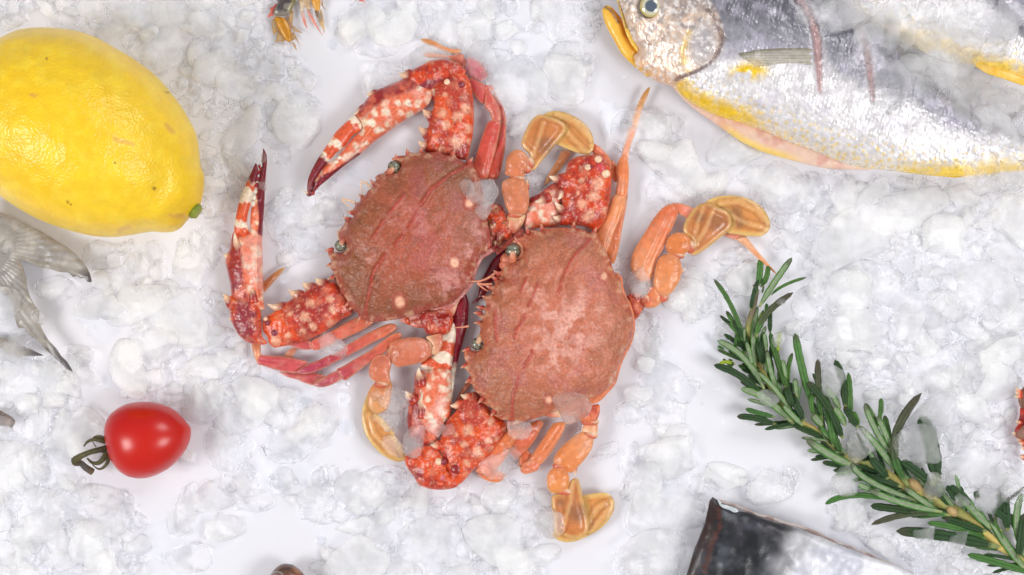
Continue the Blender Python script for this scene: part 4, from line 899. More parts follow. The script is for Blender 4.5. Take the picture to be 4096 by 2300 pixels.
# ================================================================ lemon
def c_lemon(x, y, d):
    c = mix(np.tile(lin(250, 210, 48), (len(x), 1)), lin(250, 202, 22), fbm(x, y, 200, 2))
    c = mix(c, lin(252, 224, 70), sstep(.5, .7, fbm(x, y, 40, 5)) * .35)
    for (a, b, r) in ((1010, 1083, 7), (503, 1167, 6), (520, 1183, 4), (802, 939, 4), (1046, 486, 4), (384, 315, 5)):
        sx, sy = FO([(a, b)])[0]; dd = np.hypot(x - sx, y - sy)
        c = mix(c, lin(150, 100, 20), 1 - sstep(r * .5, r * 1.3, dd))
    for pl in ([(760, 1335), (800, 1318), (835, 1312)], [(1085, 1243), (1140, 1238)], [(1075, 700), (1110, 745)], [(800, 800), (900, 825)], [(315, 540), (345, 545)]):
        c = mix(c, lin(214, 150, 90), (1 - sstep(3, 12, dline(x, y, FO(pl)) + (fbm(x, y, 12, 3) - .5) * 10)) * .5)
    return c
lem = FO([(-200, 330), (-80, 200), (0, 152), (130, 92), (300, 78), (480, 100), (600, 142), (700, 198), (800, 255), (900, 325), (980, 395), (1050, 480), (1110, 555), (1160, 640), (1200, 720), (1216, 790), (1224, 860), (1228, 920), (1250, 975), (1253, 1030), (1248, 1090), (1232, 1160), (1195, 1215), (1150, 1262),
          (1110, 1310), (1060, 1335), (1000, 1338), (940, 1332), (880, 1340), (800, 1355), (700, 1366), (580, 1360), (450, 1332), (320, 1290), (200, 1238), (80, 1165), (0, 1108), (-120, 1010), (-220, 880), (-270, 740), (-280, 580), (-260, 440)])
lemon = thing('lemon', 'whole bright yellow lemon with a green stem nub and dimpled peel', 'lemon', 300, 560)
inflate('peel', lem, LEMON, lemon, z0=84, k=1.22, kb=1.05, step=1.9, col=c_lemon,
        relief=lambda x, y, d: (fbm(x, y, 90, 8) - .5) * 3.5 - 3.5 * np.exp(-(dline(x, y, FO([(1150, 800), (1060, 1060), (900, 1300)])) / 45) ** 2) * sstep(6, 30, d))
tube('stem_nub', [(*FO([(1150, 1175)])[0], 92), (*FO([(1200, 1205)])[0], 92), (*FO([(1226, 1222)])[0], 91)], [5, 8.2, 5.5], STALK, lemon, [lin(140, 150, 50), lin(124, 140, 40), lin(170, 160, 100)], seg=12)

# ================================================================ tomato
def c_tom(x, y, d):
    c = mix(np.tile(lin(186, 3, 12), (len(x), 1)), lin(198, 26, 12), sstep(1700, 1880, y + .2 * x))
    return mix(c, lin(190, 10, 30), np.exp(-(np.hypot(x - 425, y - 1790) / 40) ** 2) * .7)
tom = thing('cherry_tomato', 'shiny red plum shaped cherry tomato with dried stalk', 'tomato', 592, 1760)
inflate('tomato_flesh', FQ([(700, 590), (705, 500), (735, 410), (790, 330), (880, 260), (980, 212), (1100, 188), (1230, 182), (1370, 198), (1500, 235), (1610, 300), (1700, 385), (1770, 465), (1808, 525), (1808, 620), (1780, 730), (1720, 840), (1630, 950), (1510, 1050), (1380, 1120), (1250, 1162), (1120, 1168), (1000, 1140), (900, 1080), (820, 990), (765, 890), (735, 780), (712, 680)]),
        TOMATO, tom, z0=36, k=1.2, kb=.95, step=1.3, col=c_tom)
gc = lin(78, 72, 42); gd = lin(60, 54, 34)
tube('stalk', [(*FQ([(735, 775)])[0], 38), (*FQ([(640, 800)])[0], 40), (*FQ([(520, 830)])[0], 40), (*FQ([(400, 880)])[0], 37), (*FQ([(325, 930)])[0], 35)], [3.2, 2.9, 2.6, 2.9, 3.8], STALK, tom, [gc, gd, gc, gc * 1.3, gc], seg=10)
tube('stalk', [(*FQ([(315, 905)])[0], 34), (*FQ([(330, 960)])[0], 33), (*FQ([(400, 975)])[0], 27), (*FQ([(460, 1030)])[0], 22), (*FQ([(545, 1085)])[0], 18)], [3.2, 3.9, 2.9, 3.4, 3.6], STALK, tom, [gc, gc, lin(96, 92, 88), lin(90, 82, 74), lin(110, 92, 60)], seg=10)
for pts, r in (([(720, 700), (650, 680), (560, 668), (480, 700), (436, 755)], 2.2), ([(715, 690), (670, 640), (610, 628), (560, 645), (550, 700), (595, 765)], 1.5), ([(735, 830), (690, 910), (620, 970), (540, 965), (480, 912)], 2.6), ([(755, 860), (740, 960), (690, 1025), (630, 1048), (570, 1015), (545, 985)], 1.7), ([(730, 770), (700, 820), (660, 835)], 1.6)):
    n = len(pts)
    tube('sepal', [(*q, 38 - 9 * i / n + 4 * math.sin(i)) for i, q in enumerate(FQ(pts))], [r * 1.1] + [r * (1.1 - .25 * i) if i < n - 2 else r * .35 for i in range(n - 1)], STALK, tom, [gc * (1 if i % 2 else 1.25) for i in range(n)], seg=8, flat=.6)

# ================================================================ fish one
BEL = [(2704, 339), (2730, 382), (2790, 425), (2864, 460), (2960, 489), (3057, 523), (3154, 566), (3250, 600), (3380, 650), (3550, 682), (3700, 698), (3860, 700), (3960, 690), (4200, 672)]
LAT = [(2400, 60), (2600, 130), (2740, 190), (2864, 212), (3100, 240), (3300, 300), (3500, 390), (3650, 450), (3900, 560), (4096, 592), (4250, 605)]
def yat(poly, x):
    p = np.array(poly); return np.interp(x, p[:, 0], p[:, 1])
GILL = FJ([(900, 110), (950, 170), (985, 260), (1020, 350), (1000, 440), (955, 520), (880, 580), (800, 620), (720, 645), (655, 670)])
CUT1 = FJ([(1650, 30), (1720, 110), (1770, 230), (1800, 380), (1805, 520), (1815, 640), (1822, 780)])
CUT2 = FK([(440, 240), (480, 330), (505, 480), (525, 620), (545, 740), (552, 830)])
def c_fish(sil, gry, yel, lat, bel, head=True, cuts=(), seed=0):
    def f(x, y, d):
        n = fbm(x, y, 70, seed); n2 = fbm(x, y, 24, seed + 3); n3 = fbm(x, y, 12, seed + 5)
        c = mix(np.tile(sil, (len(x), 1)), sil * .88, n2)
        up = yat(lat, x) - y
        c = mix(c, gry, sstep(-50, 60, up + (n - .5) * 90) * .85)
        c = mix(c, gry * .5, sstep(60, 190, up + (n2 - .5) * 50) * .85)
        c = mix(c, lin(214, 206, 226), sstep(.55, .75, n) * .35)
        b = yat(bel, x) - y
        wl = worley(x, y, 30, seed + 1)
        sp = .75 * (1 - sstep(.10, .32, wl)) * (1 - sstep(50, 150, b + (n - .5) * 30))
        c = mix(c, yel, sp * .9)
        c = mix(c, yel * 1.02, (1 - sstep(-5, 70, b + (n2 - .5) * 60)) * .9 * np.clip(1 - sstep(2900, 3150, x) + sstep(3520, 3660, x), 0.25, 1))
        if head:
            m = 1 - sstep(0, 26, x - np.interp(y, [0, 80, 170, 250, 290, 340], [2815, 2850, 2872, 2840, 2780, 2690]))
            hc = mix(np.tile(lin(226, 210, 198), (len(x), 1)), lin(236, 200, 172), n)
            hc = mix(hc, lin(150, 146, 150), sstep(60, -60, y - (x - 2560) * .15 + (n2 - .5) * 80))
            hc = mix(hc, lin(120, 122, 134), sstep(.48, .66, n2) * (1 - sstep(120, 240, y)) * .6)
            hc = mix(hc, lin(178, 178, 186), np.exp(-(np.hypot((x - 2800) / 60, (y - 190) / 90)) ** 4) * .8)
            hc = mix(hc, lin(240, 206, 120), np.exp(-(dline(x, y, FJ([(760, 300), (710, 430), (720, 540), (750, 600)])) / 12) ** 2) * .8)
            hc = mix(hc, lin(238, 190, 150), (1 - sstep(0, 60, dline(x, y, FJ([(200, 380), (330, 530), (460, 630), (640, 720)])))) * .7)
            hc = mix(hc, lin(240, 186, 60), (1 - sstep(0, 22, dline(x, y, FJ([(120, 220), (220, 420), (350, 560), (450, 640)])))) * .7)
            hc = mix(hc, lin(246, 240, 236), (n3 > .6) * .7)
            c = c * (1 - m[:, None]) + hc * m[:, None]
            dd = dline(x, y, GILL) + (n3 - .5) * 10
            c = mix(c, lin(104, 78, 82), (1 - sstep(2, 12, dd)) * .7)
            pec = np.exp(-(np.hypot((x - 2975) / 60, (y - 300) / 30)) ** 2)
            c = mix(c, yel, np.clip(pec * sstep(.4, .6, n2) * 1.3, 0, 1))
            c = mix(c, yel, np.exp(-(np.hypot((x - 3020) / 26, (y - 300) / 18)) ** 2) * .8)
            c = mix(c, yel, (1 - sstep(20, 90, b)) * (1 - sstep(2960, 3080, x)) * (1 - m) * sstep(.3, .6, n2))
        for pl, w_ in cuts:
            dd = dline(x, y, pl); tap = .45 + .55 * np.sin(np.clip((y - pl[0][1]) / (pl[-1][1] - pl[0][1]), 0, 1) * math.pi)
            c = mix(c, lin(190, 158, 158), 1 - sstep(w_ * .55 * tap, w_ * tap, dd))
            c = mix(c, lin(236, 230, 232), np.exp(-((dd - w_ * 1.3) / 5) ** 2) * .5)
        return np.clip(c, 0, 1)
    return f
YEL = lin(255, 212, 40)
def r_fish(x, y, d):
    z = (fbm(x, y, 200, 3) - .5) * 8 + (fbm(x, y, 50, 4) - .5) * 2.5
    dd, qx, qy = seg_near(x, y, GILL, False)
    side = np.where(x < qx, 1., -1.)
    z = z + np.where(side > 0, 3.2 * np.exp(-(dd / 36)), -3.6 * np.exp(-(dd / 18)))
    z = z - 3. * np.exp(-(dline(x, y, FJ([(345, 150), (360, 60), (370, -20)])) / 10) ** 2)
    z = z - 2 * np.exp(-(dline(x, y, FJ([(800, 180), (745, 320), (715, 430), (725, 560), (760, 620)])) / 9) ** 2)
    z = z + 6 * np.exp(-(np.hypot((x - 2960) / 80, (y - 265) / 45)) ** 2)
    for pl, w_ in ((CUT1, 15), (CUT2, 12)):
        z = z - 4.5 * np.exp(-(dline(x, y, pl) / w_) ** 2)
    z = z - 1.2 * np.exp(-(dline(x, y, FK([(600, 760), (900, 900), (1300, 1060), (1700, 1200)])) / 6) ** 2)
    return z
fish1 = thing('fish', 'silver and yellow bellied fish with open orange jaw and two knife cuts', 'fish', 3200, 350, 'whole fish on ice')
body1 = [(2448, -70), (2600, -140), (2900, -165), (3150, -110), (3300, -30), (3450, 70), (3573, 150), (3700, 300), (3870, 440), (4000, 510), (4096, 545), (4250, 590), (4260, 672), (4096, 682), (3960, 692), (3900, 700), (3840, 706), (3760, 705), (3700, 700), (3620, 690), (3550, 682), (3460, 672),
         (3380, 655), (3250, 602), (3154, 568), (3057, 525), (2960, 491), (2864, 462), (2790, 427), (2730, 384), (2700, 350), (2640, 330), (2590, 305), (2550, 275), (2535, 225), (2552, 205), (2520, 160), (2500, 95), (2480, 30), (2466, -10)]
fb = inflate('fish_body', body1, FISH, fish1, z0=30, k=.52, kb=.30, step=2.0, col=c_fish(lin(238, 235, 238), lin(132, 131, 144), YEL, LAT, BEL, True, ((CUT1, 19), (CUT2, 15))), relief=r_fish)
def surf_z(o, up):
    n = len(o.data.vertices); v = np.empty(n * 3); o.data.vertices.foreach_get('co', v); v = v.reshape(-1, 3) / K
    v = v[v[:, 2] > 30]
    def f(X, Y):
        out = np.empty(len(X))
        for i in range(len(X)):
            q = P(X[i], Y[i], 70) / K
            d = (v[:, 0] - q.x) ** 2 + (v[:, 1] - q.y) ** 2
            j = np.argpartition(d, 6)[:6]; out[i] = v[j, 2].mean() + up
        return out
    return f
inflate('belly_flap', FJ([(560, 650), (620, 700), (660, 745), (750, 842), (850, 922), (950, 992), (1050, 1062), (1200, 1165), (1350, 1242), (1500, 1292), (1700, 1345), (1900, 1392), (2080, 1402), (2200, 1405), (2300, 1400), (2200, 1340), (2000, 1270), (1800, 1180), (1600, 1110), (1400, 1030), (1200, 950), (1000, 880), (850, 830), (740, 740), (680, 690)]),
        FLESH, fish1, z0=17, k=.5, kb=.6, step=2, col=lambda x, y, d: mix(mix(np.tile(lin(240, 208, 190), (len(x), 1)), lin(226, 170, 156), sstep(.4, .7, fbm(x, y, 40, 3)) * .7), lin(250, 214, 96), (1 - sstep(2, 9, d)) * .8 * sstep(2850, 2950, x) * (1 - sstep(3100, 3250, x)) + 0 * x))
inflate('lower_jaw', FJ([(58, 90), (70, 58), (100, 42), (140, 60), (180, 105), (215, 150), (240, 220), (270, 290), (320, 360), (362, 430), (340, 480), (440, 640), (350, 568), (262, 492), (210, 430), (160, 340), (110, 250), (75, 170)]), FLESH, fish1, z0=24, k=.7, kb=.6, step=1.3,
        col=lambda x, y, d: mix(mix(np.tile(lin(246, 192, 70), (len(x), 1)), lin(238, 150, 20), 1 - sstep(6, 26, dline(x, y, FJ([(150, 90), (225, 190), (250, 280), (330, 400)])))), lin(110, 84, 60), (1 - sstep(2, 9, dline(x, y, FJ([(75, 55), (130, 90), (190, 190)])) + (fbm(x, y, 8, 2) - .5) * 8)) * .8))
inflate('upper_lip', FJ([(160, -60), (200, -60), (225, 30), (250, 120), (275, 220), (310, 310), (352, 390), (350, 430), (300, 370), (260, 290), (232, 200), (205, 90), (175, -10)]), FLESH, fb, z0=34, k=.8, kb=.5, step=1.3,
        col=lambda x, y, d: mix(np.tile(lin(240, 190, 70), (len(x), 1)), lin(120, 96, 60), (1 - sstep(2, 9, dline(x, y, FJ([(200, 20), (235, 130), (262, 230)])))) * .8))
def c_eye(V):
    r = np.hypot(V[:, 0], V[:, 1])
    c = mix(np.tile(lin(84, 96, 112), (len(V), 1)), lin(206, 204, 178), sstep(.46, .52, r)); c = mix(c, lin(196, 178, 112), sstep(.68, .8, r)); c = mix(c, lin(70, 60, 58), sstep(.86, .95, r))
    return c
ellipsoid('eye_rim', *FJ([(460, 62)])[0], 46, 13.6, 13.6, 6.5, FISH, fb, lambda V: np.tile(lin(150, 140, 124), (len(V), 1)), sub=4)
ellipsoid('eye', *FJ([(460, 55)])[0], 49, 12, 12, 7, EYEM, fb, c_eye, sub=5)
def c_fin(x, y, d):
    c = mix(np.tile(lin(206, 200, 186), (len(x), 1)), lin(140, 132, 100), sstep(.3, .9, np.sin((y - .05 * x + (y - 190) * (x - 2980) * .0012) * .55)) * .55)
    c = mix(c, lin(104, 96, 60), (1 - sstep(2, 14, dline(x, y, FJ([(1200, 450), (1350, 415), (1550, 400), (1790, 400)])))) * .6)
    return mix(c, lin(230, 200, 120), (1 - sstep(10, 60, np.hypot(x - 3020, y - 275))) * .5)
inflate('pectoral_fin', FJ([(1180, 440), (1250, 432), (1350, 410), (1500, 400), (1650, 396), (1780, 396), (1800, 420), (1770, 440), (1804, 470), (1775, 490), (1800, 530), (1760, 535), (1680, 520), (1600, 520), (1500, 530), (1420, 545), (1340, 550), (1280, 520), (1220, 480)]), FIN2, fb, z0=60, k=.04, kb=.2, step=1.5, cap=4, col=c_fin, zf=surf_z(fb, .6))

inflate('anal_fin', FK([(900, 1330), (1000, 1290), (1100, 1255), (1200, 1260), (1330, 1290), (1420, 1330), (1400, 1385), (1330, 1415), (1240, 1428), (1120, 1412), (1000, 1385), (900, 1365)]), FIN, fish1, z0=24, k=.3, kb=.4, step=1.5, cap=8,
        col=lambda x, y, d: mix(mix(np.tile(lin(252, 204, 60), (len(x), 1)), lin(240, 180, 70), sstep(.2, .9, np.sin((y * .9 - x * .25) * .6)) * .5), lin(90, 80, 40), (fbm(x, y, 9, 4) > .6) * sstep(700, 712, y + (x - 3760) * .04) * .7))
fish2 = thing('fish', 'silver fish with bright yellow belly lying behind the first fish under crushed ice', 'fish', 3850, 80, 'whole fish on ice')
BEL2 = [(3200, 40), (3573, 150), (3700, 200), (3892, 248), (4000, 280), (4096, 312), (4250, 360)]
LAT2 = [(3200, -160), (3600, -60), (3900, -10), (4096, 60), (4250, 120)]
inflate('fish_body', [(3150, -60), (3300, -160), (3600, -220), (4000, -160), (4260, -60), (4270, 370), (4180, 345), (4096, 318), (4000, 288), (3892, 256), (3800, 236), (3700, 206), (3573, 158), (3450, 100), (3300, 20)], FISH, fish2, z0=34, k=.42, kb=.35, step=2.4,
        col=c_fish(lin(240, 238, 240), lin(170, 168, 178), YEL, LAT2, BEL2, False, (), 9))
inflate('belly_flap', FK([(1380, 500), (1500, 520), (1620, 555), (1799, 625), (1900, 660), (1900, 720), (1799, 690), (1650, 640), (1500, 590), (1420, 540)]), FLESH, fish2, z0=38, k=.4, kb=.5, step=2.2, col=c_flat(lin(250, 208, 120), lin(246, 190, 60)))
fish3 = thing('fish', 'grey backed fish cut off by the top right corner of the picture', 'fish', 4080, 20, 'whole fish on ice')
inflate('fish_body', [(3960, -60), (3990, 0), (4030, 55), (4070, 105), (4110, 150), (4180, 200), (4280, 240), (4300, -120), (4050, -160)], FISH, fish3, z0=62, k=.42, kb=.35, step=2.6, col=c_flat(lin(150, 148, 160), lin(190, 188, 198)))

# ================================================================ fish tails on the left
def c_tail(o, fan, tipd, seed=0):
    def f(x, y, d):
        a = np.arctan2(y - o[1], x - o[0]); r = np.hypot(x - o[0], y - o[1])
        c = mix(np.tile(lin(164, 160, 157), (len(x), 1)), lin(194, 189, 184), sstep(.3, .7, fbm(x, y, 60, seed)))
        c = mix(c, lin(140, 132, 128), sstep(-.2, .9, np.sin(a * fan + fbm(x, y, 80, 2) * 5)) * .25)
        c = mix(c, lin(150, 140, 128), (1 - sstep(2, 8, d)) * .6)
        for (tx, ty, tr) in tipd: c = mix(c, lin(72, 68, 74), (1 - sstep(tr * .35, tr, np.hypot(x - tx, y - ty))) * .85)
        return c
    return f
tail = thing('fish_tail', 'forked grey fish tail fin reaching in from the left below the lemon', 'fish tail', 150, 1100, 'fish tails at the left edge')
inflate('tail_fin', FP([(-120, 0), (-40, 25), (0, 42), (100, 90), (170, 120), (240, 155), (300, 190), (350, 222), (400, 252), (450, 290), (490, 330), (520, 372), (540, 410), (553, 462), (525, 462), (510, 440), (485, 442), (465, 428), (440, 432), (415, 408), (380, 405), (345, 400), (300, 385), (250, 378), (220, 368), (170, 345), (130, 330), (120, 330), (140, 380),
                        (158, 440), (165, 500), (185, 560), (215, 610), (235, 645), (238, 700), (255, 750), (290, 810), (340, 865), (370, 910), (405, 945), (438, 1003), (400, 985), (360, 945), (320, 910), (270, 865), (230, 820), (175, 780), (150, 740), (110, 740), (90, 680), (80, 600), (40, 550), (0, 520), (-120, 480)]),
        FIN, tail, z0=20, k=.12, kb=.2, step=1.4, cap=14, col=c_tail(FP([(-150, 250)])[0], 75, [(*FP([(560, 470)])[0], 90), (*FP([(430, 1010)])[0], 190)]),
        relief=lambda x, y, d: .3 * np.sin(np.arctan2(y - 986, x + 100) * 75 + fbm(x, y, 80, 2) * 5) + (fbm(x, y, 90, 7) - .5) * 6)
tail2 = thing('fish_tail', 'thin dark grey tail lobe half under ice beneath the forked tail', 'fish tail', 80, 1390, 'fish tails at the left edge')
inflate('tail_fin', FP([(-80, 795), (0, 798), (80, 808), (110, 845), (170, 862), (220, 885), (262, 908), (200, 908), (110, 908), (50, 890), (0, 860), (-80, 850)]), FIN, tail2, z0=12, k=.3, kb=.3, step=1.4, cap=10, col=c_tail(FP([(-150, 830)])[0], 110, [(*FP([(262, 908)])[0], 90)], 3))
tail3 = thing('fish_tail', 'small brown tip of a fish fin at the left edge beside melted ice', 'fish tail', 30, 1680, 'fish tails at the left edge')
inflate('tail_fin', FP([(-60, 1230), (0, 1235), (40, 1258), (75, 1280), (92, 1305), (70, 1342), (30, 1330), (-60, 1325)]), FIN, tail3, z0=12, k=.5, kb=.3, step=1.4, cap=12, col=c_flat(lin(140, 122, 116), lin(100, 90, 88)))

# ================================================================ prawn tails at the top
PK = lin(240, 130, 112); PA = lin(226, 160, 40); PT = lin(232, 212, 184)
pr = thing('prawn', 'prawn tail at the top edge with grey shell and one amber tail blade', 'prawn', 1130, 40, 'prawns at the top edge')
sh = inflate('tail_shell', FR([(540, -120), (980, -120), (950, 0), (910, 100), (860, 220), (800, 300), (720, 330), (620, 335), (520, 320), (480, 260), (510, 180), (560, 60)]), JELLY, pr, z0=11, k=.6, kb=.5, step=1.1, col=lambda x, y, d: mix(mix(np.tile(lin(150, 142, 132), (len(x), 1)), lin(84, 76, 78), sstep(.45, .65, fbm(x, y, 22, 2))), lin(160, 150, 80), (1 - sstep(4, 16, dline(x, y, FR([(930, 0), (830, 240)])))) * .7))
inflate('tail_blade', FR([(505, 350), (600, 345), (700, 365), (770, 440), (820, 540), (850, 650), (855, 760), (840, 850), (790, 865), (720, 810), (640, 700), (570, 570), (525, 460)]), JELLY, pr, z0=9, k=.5, kb=.5, step=1.1, col=lambda x, y, d: mix(np.tile(PA, (len(x), 1)), lin(190, 120, 20), np.exp(-(dline(x, y, FR([(620, 350), (700, 560), (800, 780)])) / 4) ** 2) * .7 + (1 - sstep(.6, 2, d)) * .4 * (x > 1140)))
for pts in ([(440, 430), (520, 360), (640, 640), (560, 660), (475, 710), (455, 560)], [(560, 690), (640, 640), (740, 820), (680, 870), (600, 840), (515, 885), (545, 790)], [(860, 850), (820, 760), (900, 650), (1015, 890), (930, 800)], [(850, 850), (930, 900), (970, 1055), (920, 990)],
            [(770, 420), (860, 200), (900, 240), (870, 520), (1100, 690), (900, 640), (850, 560)], [(1480, -60), (1510, 130), (1575, 205), (1520, 170), (1470, 100)]):
    inflate('tail_blade', FR(pts), JELLY, pr, z0=5, k=.15, kb=.15, step=1.2, col=c_flat(lin(226, 206, 176), lin(226, 186, 130), edge=(lin(200, 140, 70), 1.6, .6)), smooth=False)
inflate('swimmeret', FR([(540, 60), (560, 130), (520, 190), (480, 260), (490, 320), (430, 330), (362, 372), (375, 310), (420, 240), (415, 160), (480, 130)]), JELLY, pr, z0=7, k=.6, kb=.5, step=1., col=c_flat(PK, lin(236, 120, 110)))
pr2 = thing('prawn', 'prawn tail end with long pink spike and small amber segment at the top edge', 'prawn', 1260, 30, 'prawns at the top edge')
inflate('tail_segment', FR([(1260, -120), (1450, -120), (1455, 60), (1440, 180), (1420, 240), (1340, 200), (1290, 120), (1265, 20)]), JELLY, pr2, z0=10, k=.6, kb=.5, step=1.1, col=c_flat(PA, lin(238, 176, 80)))
inflate('tail_shell', FR([(1000, -120), (1260, -120), (1240, 60), (1250, 180), (1180, 200), (1130, 140), (1080, 240), (1040, 200), (1010, 40)]), JELLY, pr2, z0=9, k=.4, kb=.5, step=1.1, col=c_flat(PT, lin(210, 180, 140)))
inflate('tail_spike', FR([(1175, 190), (1240, 260), (1300, 360), (1370, 490), (1420, 600), (1515, 740), (1440, 660), (1340, 530), (1270, 430), (1210, 310)]), JELLY, pr2, z0=9, k=.6, kb=.5, step=.9, col=c_flat(PK, lin(244, 150, 130)))
inflate('tail_spike', FR([(1040, 210), (1100, 240), (1140, 400), (1180, 585), (1120, 510), (1070, 380)]), JELLY, pr2, z0=7, k=.5, kb=.5, step=.9, col=c_flat(lin(240, 200, 190), PK))
inflate('tail_spike', FR([(1330, 210), (1420, 240), (1460, 340), (1462, 430), (1420, 455), (1380, 400), (1350, 310)]), JELLY, pr2, z0=8, k=.5, kb=.5, step=.9, col=c_flat(lin(130, 110, 96), lin(170, 150, 130)))
inflate('tail_blade', FR([(1450, 180), (1490, 260), (1520, 450), (1540, 690), (1490, 580), (1430, 470), (1470, 380), (1440, 260)]), JELLY, pr2, z0=5, k=.15, kb=.15, step=1.1, col=c_flat(lin(230, 212, 186), lin(226, 190, 140)))
pr3 = thing('prawn_feeler', 'tiny pink feeler tip of a prawn at the top edge', 'prawn feeler', 1440, 0)
inflate('feeler', FR([(2180, -60), (2290, -20), (2350, 20), (2390, 55), (2330, 40), (2250, 12)]), JELLY, pr3, z0=5, k=.6, kb=.5, step=.9, col=c_flat(PK, PK))

# ================================================================ spiny crayfish leg at the right edge
rk = thing('spiny_crab', 'red and brown spiny crab leg peeking in at the right edge', 'crab leg', 4110, 1700)
inflate('leg_segment', FT([(800, 120), (709, 165), (670, 210), (640, 240), (620, 300), (625, 380), (650, 450), (700, 500), (800, 520)]), CLAW, rk, z0=16, k=.6, kb=.5, step=1.2, col=c_flat(lin(110, 72, 52), lin(150, 100, 80), 20))
inflate('leg_segment', FT([(800, 430), (700, 470), (655, 470), (640, 620), (605, 670), (620, 720), (580, 770), (575, 820), (600, 880), (640, 940), (680, 1000), (709, 1080), (800, 1120)]), CLAW, rk, z0=14, k=.6, kb=.5, step=1.2, col=c_flat(lin(190, 40, 18), lin(130, 20, 20), 26))
inflate('shell_plate', FT([(800, 690), (700, 730), (640, 800), (590, 850), (610, 900), (660, 930), (740, 930), (800, 900)]), SHELL, rk, z0=24, k=.5, kb=.5, step=1.2, col=c_flat(lin(140, 100, 84), lin(120, 72, 60), 26))
inflate('leg_segment', FT([(640, 1165), (700, 1150), (800, 1170), (800, 1260), (715, 1235), (670, 1210)]), CLAW, rk, z0=14, k=.6, kb=.5, step=1.2, col=c_flat(lin(200, 40, 18), lin(170, 30, 20), 26))
for t, b in (((585, 165), (640, 240)), ((580, 238), (640, 270)), ((565, 306), (640, 310)), ((590, 655), (640, 690)), ((535, 825), (600, 860)), ((605, 920), (650, 940)), ((628, 972), (690, 985)), ((665, 1040), (720, 1060)), ((645, 1165), (700, 1190))):
    spine(rk, FT([t])[0], FT([b])[0], 2.6, 18, tipc=lin(210, 60, 20))

# ================================================================ sea snail at the bottom edge
def c_sn(x, y, d):
    cx, cy = FS([(980, 1250)])[0]; a = np.arctan2(y - cy, x - cx); r = np.hypot(x - cx, y - cy)
    c = mix(np.tile(lin(104, 72, 58), (len(x), 1)), lin(156, 96, 50), sstep(-1.6, -.6, a + (fbm(x, y, 20, 3) - .5)))
    c = mix(c, lin(64, 58, 58), sstep(.45, .6, fbm(x, r * 3, 24, 5)) * .7)
    for pl in ([(520, 960), (600, 880), (720, 850), (830, 880), (900, 960)], [(560, 1000), (700, 930), (800, 960)]):
        c = mix(c, lin(150, 146, 146), (1 - sstep(1, 5, dline(x, y, FS(pl)))) * .8)
    return c
sn = thing('sea_snail', 'top of a glossy brown sea snail shell at the bottom edge', 'sea snail', 1152, 2340)
inflate('snail_shell', FS([(360, 1250), (430, 1080), (510, 975), (600, 850), (700, 750), (800, 690), (900, 668), (1020, 680), (1100, 700), (1220, 780), (1330, 880), (1430, 990), (1520, 1130), (1560, 1300), (1500, 1500), (1200, 1650), (800, 1680), (500, 1550)]), SNAIL, sn, z0=22, k=1.1, kb=.9, step=1.2, col=c_sn,
        relief=lambda x, y, d: -1.8 * np.exp(-(dline(x, y, FS([(480, 1010), (600, 900), (720, 868), (840, 900), (920, 990), (940, 1100)])) / 6) ** 2))

# ================================================================ dark skinned fish piece at the bottom right
def c_dark(x, y, d):
    n = fbm(x, y, 150, 5); n2 = fbm(x, y, 50, 8); n3 = fbm(x * 1., y * 3.2, 18, 9)
    s = (x - 2800) / 560 + (y - 2050) / 1500
    c = mix(np.tile(lin(26, 28, 34), (len(x), 1)), lin(60, 60, 70), sstep(.35, .7, n) )
    c = mix(c, lin(232, 232, 238), sstep(.5, 1.0, s + (n2 - .5) * .12 + (n - .5) * .4))
    c = mix(c, lin(106, 112, 122), sstep(.4, .8, n2) * .35 * (1 - sstep(.5, .8, s)))
    c = mix(c, lin(170, 172, 190), sstep(.5, .75, fbm(x, y, 110, 31)) * .6 * sstep(.7, .9, s))
    c = mix(c, lin(66, 40, 30), (1 - sstep(5, 45, dline(x, y, FN([(810, 280), (760, 500), (680, 760), (620, 960)])) + (n2 - .5) * 30)) * .5)
    c = mix(c, lin(96, 50, 34), (1 - sstep(3, 14, dline(x, y, FN([(880, 300), (880, 470), (800, 640), (740, 900)])) + (n3 - .5) * 26)) * .6)
    return c
dk = thing('fish_steak', 'cut slab of fish with black to silver skin at the bottom right', 'fish steak', 3000, 2250)
skn = inflate('fish_skin', FN([(820, 205), (792, 240), (775, 330), (750, 430), (725, 510), (690, 600), (655, 680), (625, 780), (600, 860), (575, 940), (530, 1100), (900, 1250), (1800, 1300), (2800, 1200), (2900, 1030), (2720, 930), (2576, 862), (2400, 800), (2200, 730), (2000, 650), (1850, 585), (1700, 530), (1550, 480), (1400, 440), (1280, 400), (1150, 350), (1060, 340), (1040, 320), (1000, 310), (960, 290), (890, 270), (862, 232)]),
        SKIN2, dk, z0=26, k=.42, kb=.9, step=2., col=c_dark, cap=70, smooth=False, relief=lambda x, y, d: (fbm(x, y, 110, 5) - .5) * 7 + (fbm(x, y, 30, 6) - .5) * 1.2)
def strip(pts, w, jit, seed):
    rr = random.Random(seed); up = []; dn = []
    p = resample(np.array(pts), 12, False)[:-1]
    n = int(len(p) / 2)
    return None
rr = random.Random(5)
top = [(862, 225), (905, 235), (960, 252), (1010, 258), (1060, 280), (1120, 305), (1180, 330), (1250, 362), (1320, 372), (1400, 402), (1480, 425), (1560, 445), (1640, 460), (1710, 490), (1780, 522), (1850, 556), (1920, 596), (2000, 628), (2080, 660), (2140, 672), (2210, 702), (2290, 738), (2370, 776), (2450, 800), (2520, 832), (2600, 868), (2700, 915)]
low = [(x - 4, y + (30 if x < 1500 else 40 if x < 1800 else 22) + rr.uniform(-5, 5)) for x, y in top]
